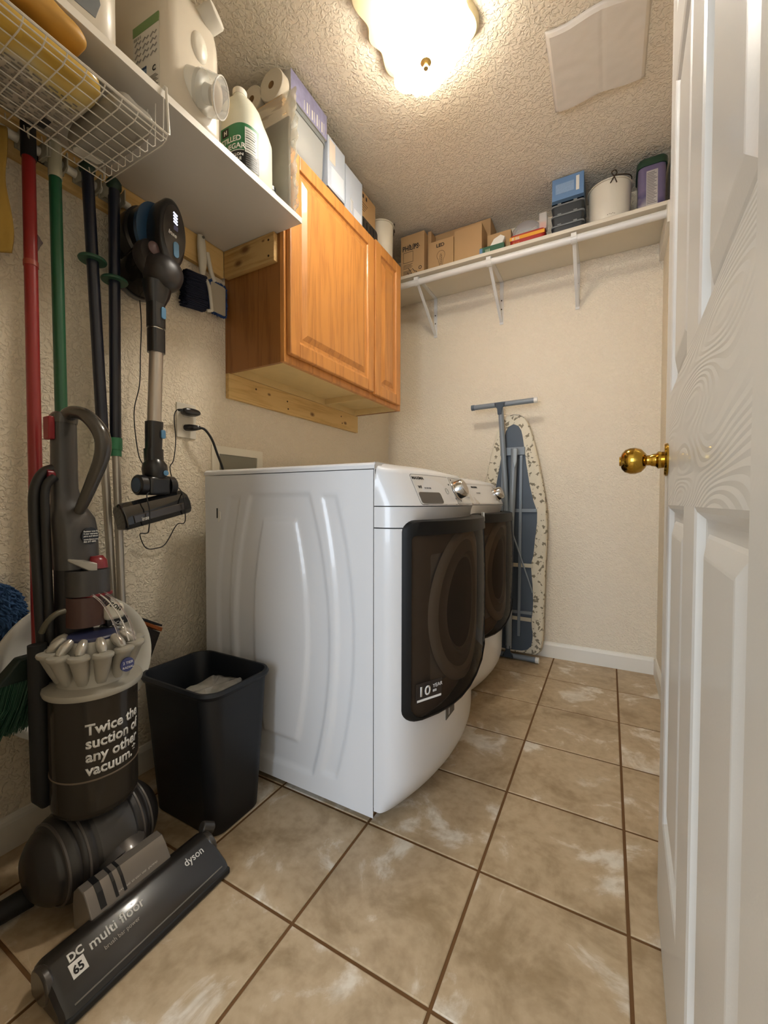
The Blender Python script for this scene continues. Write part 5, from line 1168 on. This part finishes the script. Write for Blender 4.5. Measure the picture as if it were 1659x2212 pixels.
# recessed washer outlet box
wo = thing('washer_outlet_box', 'cream recessed plumbing box in the wall behind the washer', 'outlet box', (.0, .54, .93))
fm = mat('cream_frame', 'f2ead6', .45)
g = G(); g.loft([[(.0, *p) for p in ((.412, .90), (.668, .90), (.668, 1.082), (.412, 1.082))], [(.006, *p) for p in ((.412, .90), (.668, .90), (.668, 1.082), (.412, 1.082))], [(.006, *p) for p in ((.445, .93), (.637, .93), (.637, 1.052), (.445, 1.052))], [(-.06, *p) for p in ((.450, .935), (.632, .935), (.632, 1.047), (.450, 1.047))]], False, False); g.make('frame', fm, wo, smooth=False)
g = G(); g.box(.0008, .0015, .446, .636, .931, 1.051); g.make('inner_panel', mat('inner_grey', '8f8b7c', .6), wo, smooth=False)

# ================================================================== waste bin
wb_ = thing('waste_bin', 'tall navy black waste bin beside the washer', 'bin', (.30, .15, 0))
navyp = mat('bin_navy', '0d1118', .5, bump=.15, bscale=500, bdist=.0005)
def rr2(z, a0, a1, b0, b1, r): return [(x, y, z) for x, y in rrect(a0, a1, b0, b1, r, 8)]
g = G(); g.loft([rr2(.0, .180, .432, .066, .226, .035), rr2(.004, .177, .435, .063, .229, .038), rr2(.365, .150, .446, .040, .259, .046), rr2(.368, .144, .450, .036, .263, .048), rr2(.378, .140, .455, .031, .267, .05), rr2(.386, .144, .451, .035, .263, .048), rr2(.386, .150, .445, .041, .257, .045), rr2(.376, .154, .441, .045, .253, .043), rr2(.008, .184, .428, .070, .222, .034)]); g.make('shell', navyp, wb_, angle=50)
bgc = pillow('bin_liner', mat('clear_crumple', '8f8b84', .15, metal=.0, coat=.8, bump=.9, bscale=25, var=.5, vscale=30), .225, .430, .075, .222, .19, .345, 21, None, wr=.028); tag(bgc, 'crumpled clear plastic wrapping inside the waste bin', 'wrapper')

# ================================================================== upright vacuum
uv = thing('upright_vacuum', 'grey and silver upright vacuum with a ball and clear bin in the left foreground', 'vacuum cleaner', (.29, -.14, 0))
ux, uy = .290, -.140
dk = mat('ball_grey', '2b2827', .42, coat=.15); md = mat('body_grey', '3d3a38', .38, coat=.2); sl = mat('silver_plastic', 'a6a29a', .3, metal=.35); slm = mat('silver_matte', 'a9a498', .45, metal=.2)
# ball: a barrel lying along y with bands
def rbar(t): return .098*sqrt(max(0, 1-(abs(t)/1.06)**2.6))
prof = []
for k in range(61):
    t = -1 + 2*k/60; r = rbar(t) if abs(t) < 1 else 0
    for b in (-.72, -.5, -.28, .38, .62):
        if abs(t-b) < .03: r -= .0035
    prof.append((max(r, 0), t*.128))
g = G(); g.lathe([(0, -.128)] + prof + [(0, .128)], (ux-.01, uy-.0, .100), 'y', 56); ball = g.make('ball', dk, uv, angle=50)
g = G(); g.lathe([(.0975, -.030), (.0985, -.028), (.0985, .040), (.0975, .042)], (ux-.01, uy, .100), 'y', 56); g.make('centre_band', md, ball)
for yb in (-.085, -.052, .062, .086):
    q = rbar(yb/.128)+.0012; g = G(); g.lathe([(q-.004, -.003), (q, -.002), (q, .002), (q-.004, .003)], (ux-.01, uy+yb, .100), 'y', 56); g.make('ridge', mat('ridge_grey', '57514d', .35), ball)
g = G(); g.tube([(ux-.06, uy-.10, .024), (ux-.07, uy-.165, .024)], [.022, .020], 20); g.make('stand_wheel', black_matte, uv)
g = G(); g.tube([(ux-.06, uy+.08, .024), (ux-.07, uy+.125, .024)], [.022, .020], 20); g.make('stand_wheel', black_matte, uv)
# clear bin
g = G(); g.lathe([(0, .196), (.074, .196), (.081, .203), (.083, .215), (.084, .44), (.0855, .452), (.0855, .458)], (ux, uy, 0), 'z', 56)
cbin = clear('dusty_bin', '4a433c', .14, .50, '4d463e'); cb_ = g.make('dust_bin', cbin, uv)
g = G(); g.lathe([(0, .205), (.070, .205), (.076, .22), (.077, .30), (.06, .31), (.055, .45), (0, .45)], (ux, uy, 0), 'z', 40); g.make('dust_core', mat('dusty_inside', '4d4338', .9, var=.35, vscale=18, bump=.4), uv)
g = G(); g.lathe([(.0835, .280), (.0845, .281), (.0845, .283), (.0835, .284)], (ux, uy, 0), 'z', 56); g.make('moulding_line', mat('line_tan', '6b5d4d', .6), cb_)
tx = lambda dz, dth=0: cyl((ux, uy), .0846, radians(-38+dth), dz)
for i, s in enumerate(('Twice the', 'suction of', 'any other', 'vacuum.*')): text(s, .0315, tx(.381-.0285*i), ink_w, 'lettering', cb_, bold=.0009, width=.92)
# silver collar, cyclones
g = G(); g.lathe([(.084, .452), (.093, .456), (.095, .462), (.093, .468), (.070, .474), (.060, .50), (.058, .53), (0, .53)], (ux, uy, 0), 'z', 56); g.make('collar', slm, uv)
for k in range(12):
    a = radians(15+30*k); d = Vector((cos(a), sin(a), 0)); c = Vector((ux, uy, 0)) + d*.071
    g = G(); prof = [(.0, .478), (.010, .480), (.0140, .505), (.0170, .536), (.0205, .540), (.0205, .545), (.0185, .548), (.0, .550)]
    rings = []
    for r, z in prof: rings.append([c + d*((z-.51)*.32) + Vector((max(r, 1e-5)*cos(2*pi*j/20), max(r, 1e-5)*sin(2*pi*j/20), z)) for j in range(20)])
    g.loft(rings, False, False); cy_ = g.make('cyclone', slm, uv)
    e_ = (Vector((0, 0, 1))*.62 - d*.78).normalized(); f_ = e_.cross(Vector((-d.y, d.x, 0))).normalized(); h_ = e_.cross(f_)
    g = G(); g.lathe([(0, -.021), (.0055, -.019), (.0093, -.012), (.0108, -.002), (.0100, .009), (.0068, .018), (0, .022)], c - d*.004 + Vector((0, 0, .560)), (f_, h_, e_), 18); g.make('cyclone_cap', mat('pearl_silver', 'b9b4aa', .22, metal=.5), cy_)
g = G(); g.lathe([(.060, .53), (.056, .560), (.052, .566), (0, .566)], (ux, uy, 0), 'z', 40); g.make('cyclone_top', slm, uv)
g = G(); g.lathe([(.050, .565), (.050, .570), (.047, .573), (0, .573)], (ux, uy, 0), 'z', 40); g.make('blue_filter_lid', mat('filter_blue', '2d3252', .4, coat=.3), uv)
g = G(); c = Vector((ux, uy, 0)) + Vector((cos(radians(5)), sin(radians(5)), 0))*.0955; nv = Vector((1, .09, .05)).normalized(); v_ = nv.cross(Vector((0, 0, 1))).normalized(); u_ = v_.cross(nv)
g.lathe([(0, -.004), (.015, -.004), (.015, .0), (0, .001)], c+Vector((.0, .012, .512)), (u_, v_, nv), 24); bdg = g.make('blue_badge', mat('badge_blue', '3f4577', .4), uv)
text('2 TIER', .008, flat(c+Vector((.0015, .001, .514)), (0, 1, 0), (0, 0, 1)), ink_w, 'lettering', bdg)
text('RADIAL', .007, flat(c+Vector((.0015, .000, .504)), (0, 1, 0), (0, 0, 1)), ink_w, 'lettering', bdg)
# transparent carry handle hoop
hoop = clear('clear_hoop', 'e8e0dc', .06, .92, 'ffffff')
g = G()
for s in (-1, 1):
    g.tube([(ux+.082, uy+.030+s*.014, .556), (ux+.060, uy+.028+s*.016, .60), (ux+.020, uy+.020+s*.014, .645), (ux-.035, uy+.012+s*.012, .665)], .0024, 8, smooth=6)
g.make('carry_handle', hoop, uv)
g = G(); g.tube([(ux-.030, uy+.015, .664), (ux+.02, uy+.022, .642), (ux+.058, uy+.03, .600), (ux+.080, uy+.032, .558)], .0016, 6, smooth=6); g.make('handle_highlight_rib', mat('rib_clear', 'cfc9c2', .2), uv)
hub = G(); hub.box(ux-.052, ux+.005, uy+.026, uy+.068, .592, .628); hb_ = hub.make('release_catch', mat('catch_white', 'cfc9b8', .4), uv, bevel=.008)
text('dyson', .021, flat((ux+.0065, uy+.014, .640), (0, .82, -.57), (0, .57, .82)), ink, 'lettering', hb_, bold=.0004)
g = G(); g.box(ux-.045, ux-.002, uy+.030, uy+.078, .577, .594); g.make('catch_base', black, uv, bevel=.003)
text('DC65', .011, flat((ux-.0012, uy+.040, .580), (0, 1, -.1), (0, .1, 1)), ink_w, 'lettering', uv)
# spine and wand
sx_ = ux-.095
def ring(z, cx_, cy_, rx, ry, p=2.6, n=28): return [(x, y, z) for x, y in ellipse(cx_, cy_, rx, ry, n, p)]
g = G(); g.loft([ring(.16, sx_+.01, uy-.0, .030, .036), ring(.58, sx_+.02, uy-.004, .030, .036), ring(.70, sx_+.02, uy, .030, .040), ring(.735, sx_+.02, uy, .030, .040)]); g.make('spine', mat('spine_dark', '201e1e', .5), uv, angle=60)
g = G(); g.loft([ring(.715, sx_+.022, uy+.002, .036, .044), ring(.80, sx_+.020, uy+.0, .035, .044), ring(.83, sx_+.016, uy-.002, .033, .043), ring(.845, sx_+.012, uy-.004, .028, .038), ring(.868, sx_+.004, uy-.008, .022, .030), ring(.90, sx_, uy-.010, .020, .026), ring(1.055, sx_, uy-.010, .020, .0245), ring(1.066, sx_, uy-.010, .018, .022)]); g.make('wand', md, uv, angle=60)
# lower shell with red catch, clear window
g = G(); g.loft([ring(.655, sx_+.045, uy+.012, .040, .044), ring(.712, sx_+.045, uy+.012, .040, .044)]); g.make('wand_cuff', md, uv, angle=60)
g = G(); g.loft([ring(.585, sx_+.050, uy+.010, .038, .042), ring(.652, sx_+.048, uy+.012, .039, .043)], True, False); g.make('clear_duct', clear('duct_clear', '8a6a64', .15, .5, '7a5d56'), uv, angle=60)
g = G(); g.loft([ring(.60, sx_+.045, uy+.010, .020, .026), ring(.652, sx_+.045, uy+.010, .024, .030)]); g.make('duct_core', mat('maroon_core', '4a2524', .5, var=.4, vscale=50), uv, angle=60)
redp = mat('vac_red', '7d1420', .3, coat=.4)
g = G(); g.loft([ring(.714, sx_+.060, uy+.030, .018, .019, 2), ring(.732, sx_+.058, uy+.030, .017, .018, 2), ring(.742, sx_+.054, uy+.028, .012, .014, 2)]); g.make('wand_release', redp, uv, angle=60)
g = G(); g.loft([ring(.652, sx_+.062, uy+.022, .028, .034, 2.2), ring(.657, sx_+.062, uy+.022, .028, .034, 2.2)]); g.make('red_seal', redp, uv, angle=60)
g = G(); g.loft([[(sx_+.056, uy-.030, .735), (sx_+.056, uy-.030, .741), (sx_+.050, uy-.030, .741), (sx_+.050, uy-.030, .735)], [(sx_+.078, uy+.0, .712), (sx_+.078, uy+.0, .732), (sx_+.055, uy+.0, .736), (sx_+.055, uy+.0, .712)], [(sx_+.084, uy+.016, .706), (sx_+.084, uy+.016, .728), (sx_+.06, uy+.016, .73), (sx_+.06, uy+.016, .706)]]); g.make('silver_catch', sl, uv, bevel=.002)
lb = None
g = G(); nv = Vector((.93, -.36, 0)).normalized(); u_ = Vector((-nv.y, nv.x, 0)); 
cc = Vector((sx_+.047, uy+.014, .790)); nv = Vector((.98, .18, 0)).normalized(); u_ = Vector((-nv.y, nv.x, 0))
g.lathe([(0, -.003), (.020, -.003), (.020, .001), (0, .0012)], cc+nv*.008, (Vector((0, 0, 1)), u_, nv), 28); lb = g.make('round_label', black, uv)
for i, s in enumerate(('Register now for', '5 year warranty', 'parts and labour', 'www.dyson.com', '866 277 6890')): text(s, .0052, flat(cc+nv*.0098+u_*(-.0165)+Vector((0, 0, .009-.0055*i-(.002 if i > 2 else 0))), u_, (0, 0, 1)), ink_w, 'lettering', lb, bold=.0001)
# loop handle
hm = mat('handle_bronze', '45403a', .25, metal=.2, coat=.4)
hpts = [(sx_+.0, uy-.010, 1.058), (sx_+.030, uy-.004, 1.074), (sx_+.072, uy+.006, 1.062), (sx_+.108, uy+.016, 1.020), (sx_+.106, uy+.018, .975), (sx_+.080, uy+.012, .920), (sx_+.045, uy+.004, .86), (sx_+.028, uy+.000, .835)]
g = G(); g.tube(hpts, [.017, .017, .0175, .018, .017, .015, .013, .010], 18, smooth=8, flat=.85); g.make('loop_handle', hm, uv)
g = G(); g.loft([ring(1.050, sx_, uy-.010, .022, .026), ring(1.066, sx_+.002, uy-.010, .022, .027), ring(1.074, sx_+.004, uy-.010, .017, .021)]); g.make('handle_cap', hm, uv, angle=60)
g = G(); g.box(sx_-.014, sx_+.014, uy-.045, uy-.032, 1.010, 1.062); g.make('red_tab', mat('red_tab', '8c1d22', .4), uv, bevel=.003)
# hose down the left side
ho = mat('hose_black', '1d1b1a', .5, coat=.1)
g = G(); g.tube([(sx_+.0, uy-.030, .945), (sx_-.005, uy-.048, .935), (sx_+.0, uy-.066, .90), (sx_+.002, uy-.070, .84), (sx_+.004, uy-.066, .70), (sx_+.01, uy-.062, .5), (sx_+.02, uy-.062, .36)], .0105, 14, smooth=6); g.make('hose', ho, uv)
g = G(); g.tube([(sx_+.012, uy-.034, .925), (sx_+.012, uy-.052, .90), (sx_+.016, uy-.055, .82), (sx_+.018, uy-.052, .62), (sx_+.028, uy-.050, .42)], .009, 14, smooth=6); g.make('hose', ho, uv)
g = G(); g.tube([(sx_+.030, uy-.080, .56), (sx_+.035, uy-.080, .40), (sx_+.035, uy-.078, .225), (sx_+.035, uy-.070, .205)], [.017, .019, .019, .012], 16); g.make('hose_end', black_matte, uv)
g = G(); g.tube([(sx_+.07, uy-.045, .630), (sx_+.072, uy-.062, .627), (sx_+.066, uy-.076, .612), (sx_+.055, uy-.082, .59)], .006, 10, smooth=5); g.make('cord_hook', mat('hook_tan', '55503f', .4), uv)
g = G(); g.lathe([(0, 0), (.013, 0), (.013, .02), (0, .02)], (sx_, uy-.046, .930), 'y', 16); g.make('hose_knob', redp, uv)
# cleaner head
hdm = clear('head_smoke', '2e2a27', .10, .30, '26221f'); hc_ = mat('head_dark', '24201d', .3, coat=.25)
hy0, hy1 = -.318, .022
hp = [(.420, .010), (.420, .034), (.426, .050), (.438, .062), (.452, .067), (.464, .066), (.472, .063), (.508, .0415), (.514, .037), (.534, .026), (.542, .014), (.542, .004), (.424, .004)]
g = G()
def sc(y, s): return [(.475+(x-.475)*s, y, .004+(z-.004)*s) for x, z in hp]
g.loft([sc(hy0, .80), sc(hy0+.006, .95), sc(hy0+.014, 1), sc(hy1-.014, 1), sc(hy1-.006, .95), sc(hy1, .80)]); hd_ = g.make('cleaner_head', hc_, uv, angle=30, bevel=.0015)
g = G(); g.box(.531, .5435, hy0+.004, hy1-.004, .003, .017); g.make('bumper', black_matte, hd_, bevel=.003)
g = G(); g.tube([(.5345, hy0+.02, .0265), (.5345, hy1-.02, .0265)], .0014, 6); g.make('edge_line', mat('edge_grey', '7b756d', .4), hd_)
g = G(); g.tube([(.463, hy0-.003, .036), (.463, hy0+.012, .036)], .030, 28); g.make('end_cap', mat('cap_brown', '3a342e', .3, coat=.5), hd_, bevel=.004)
g = G(); g.tube([(.463, hy1-.012, .036), (.463, hy1+.003, .036)], .030, 28); g.make('end_cap', mat('cap_brown', '3a342e', .3, coat=.5), hd_, bevel=.004)
# lettering follows the top slope
def HF(x, y, w=0):
    for (xa, za), (xb, zb) in zip(hp, hp[1:]):
        if xa < x <= xb: z = za + (zb-za)*(x-xa)/(xb-xa); return Vector((x + w*.5, y, z + w*.9 + .0007))
    return Vector((x, y, .03))
def ht(y, x): return lambda a, b, w: HF(x-b*.94, y+a, w)
text('multi floor', .0225, ht(-.252, .4915), ink_w, 'lettering', hd_, bold=.0003, width=1.04); text('dyson', .020, ht(-.058, .490), ink_w, 'lettering', hd_, bold=.0002)
text('DC', .017, ht(-.284, .4845), ink_w, 'lettering', hd_, bold=.0006)
g = G(); g.loft([[HF(x, y, -.001) for x, y in ((.487, -.287), (.487, -.263), (.5075, -.263), (.5075, -.287))], [HF(x, y, .0008) for x, y in ((.487, -.287), (.487, -.263), (.5075, -.263), (.5075, -.287))]]); g.make('model_plate', ink_w, hd_, smooth=False)
text('65', .0165, lambda a, b, w: HF(.5035-b*.94, -.284+a, w+.0012), ink, 'lettering', hd_, bold=.0005)
text('brush bar power', .0095, ht(-.235, .5055), mat('dim_print', 'a39c92', .5), 'lettering', hd_)
# neck block with louvres
nk = Matrix.Translation((.412, -.148, .062)) @ Matrix.Rotation(radians(0), 4, 'Y')
g = G(nk); npf = [(-.030, -.045), (-.034, .0), (-.030, .030), (-.014, .046), (.006, .044), (.018, .032), (.034, .008), (.040, -.004), (.040, -.03)]
g.loft([[(x, -.082, z) for x, z in npf], [(x, .082, z) for x, z in npf]]); nb = g.make('neck_block', mat('neck_silver', '827b74', .28, metal=.4, coat=.2), uv, bevel=.002)
for k in range(3):
    g = G(nk); y = -.048+.016*k if k else -.058; s = .011 if k == 0 else .0055
    cut = [(x*1.012+(.0004), z*1.02+.0004) for x, z in npf[2:7]]
    g.loft([[(x, y-s*.5, z) for x, z in cut], [(x, y+s*.5, z) for x, z in cut]]); g.make('louvre', black, nb, smooth=False)
text('universal brush bar power', .0085, lambda a, b, w: nk @ Vector((.0315-b*.6, -.035+a, .0118+b*.75+w)), mat('pale_dim', 'c6c0b6', .5), 'lettering', nb)
g = G(); g.lathe([(0, .0), (.040, .002), (.047, .020), (.040, .044), (.022, .056), (0, .060)], (.362, -.120, .062), 'z', 32); g.make('swivel_cup', mat('cup_grey', '5b5550', .32, metal=.3, coat=.3), uv)
g = G(); g.tube([(.33, -.14, .09), (.38, -.14, .07)], .042, 24); g.make('yoke', dk, uv)
g = G(); g.tube([(.440, .020, .07), (.450, .045, .055)], .014, 12); g.make('suction_tab', mat('tab_smoke', '3a3632', .25), hd_, bevel=.003)
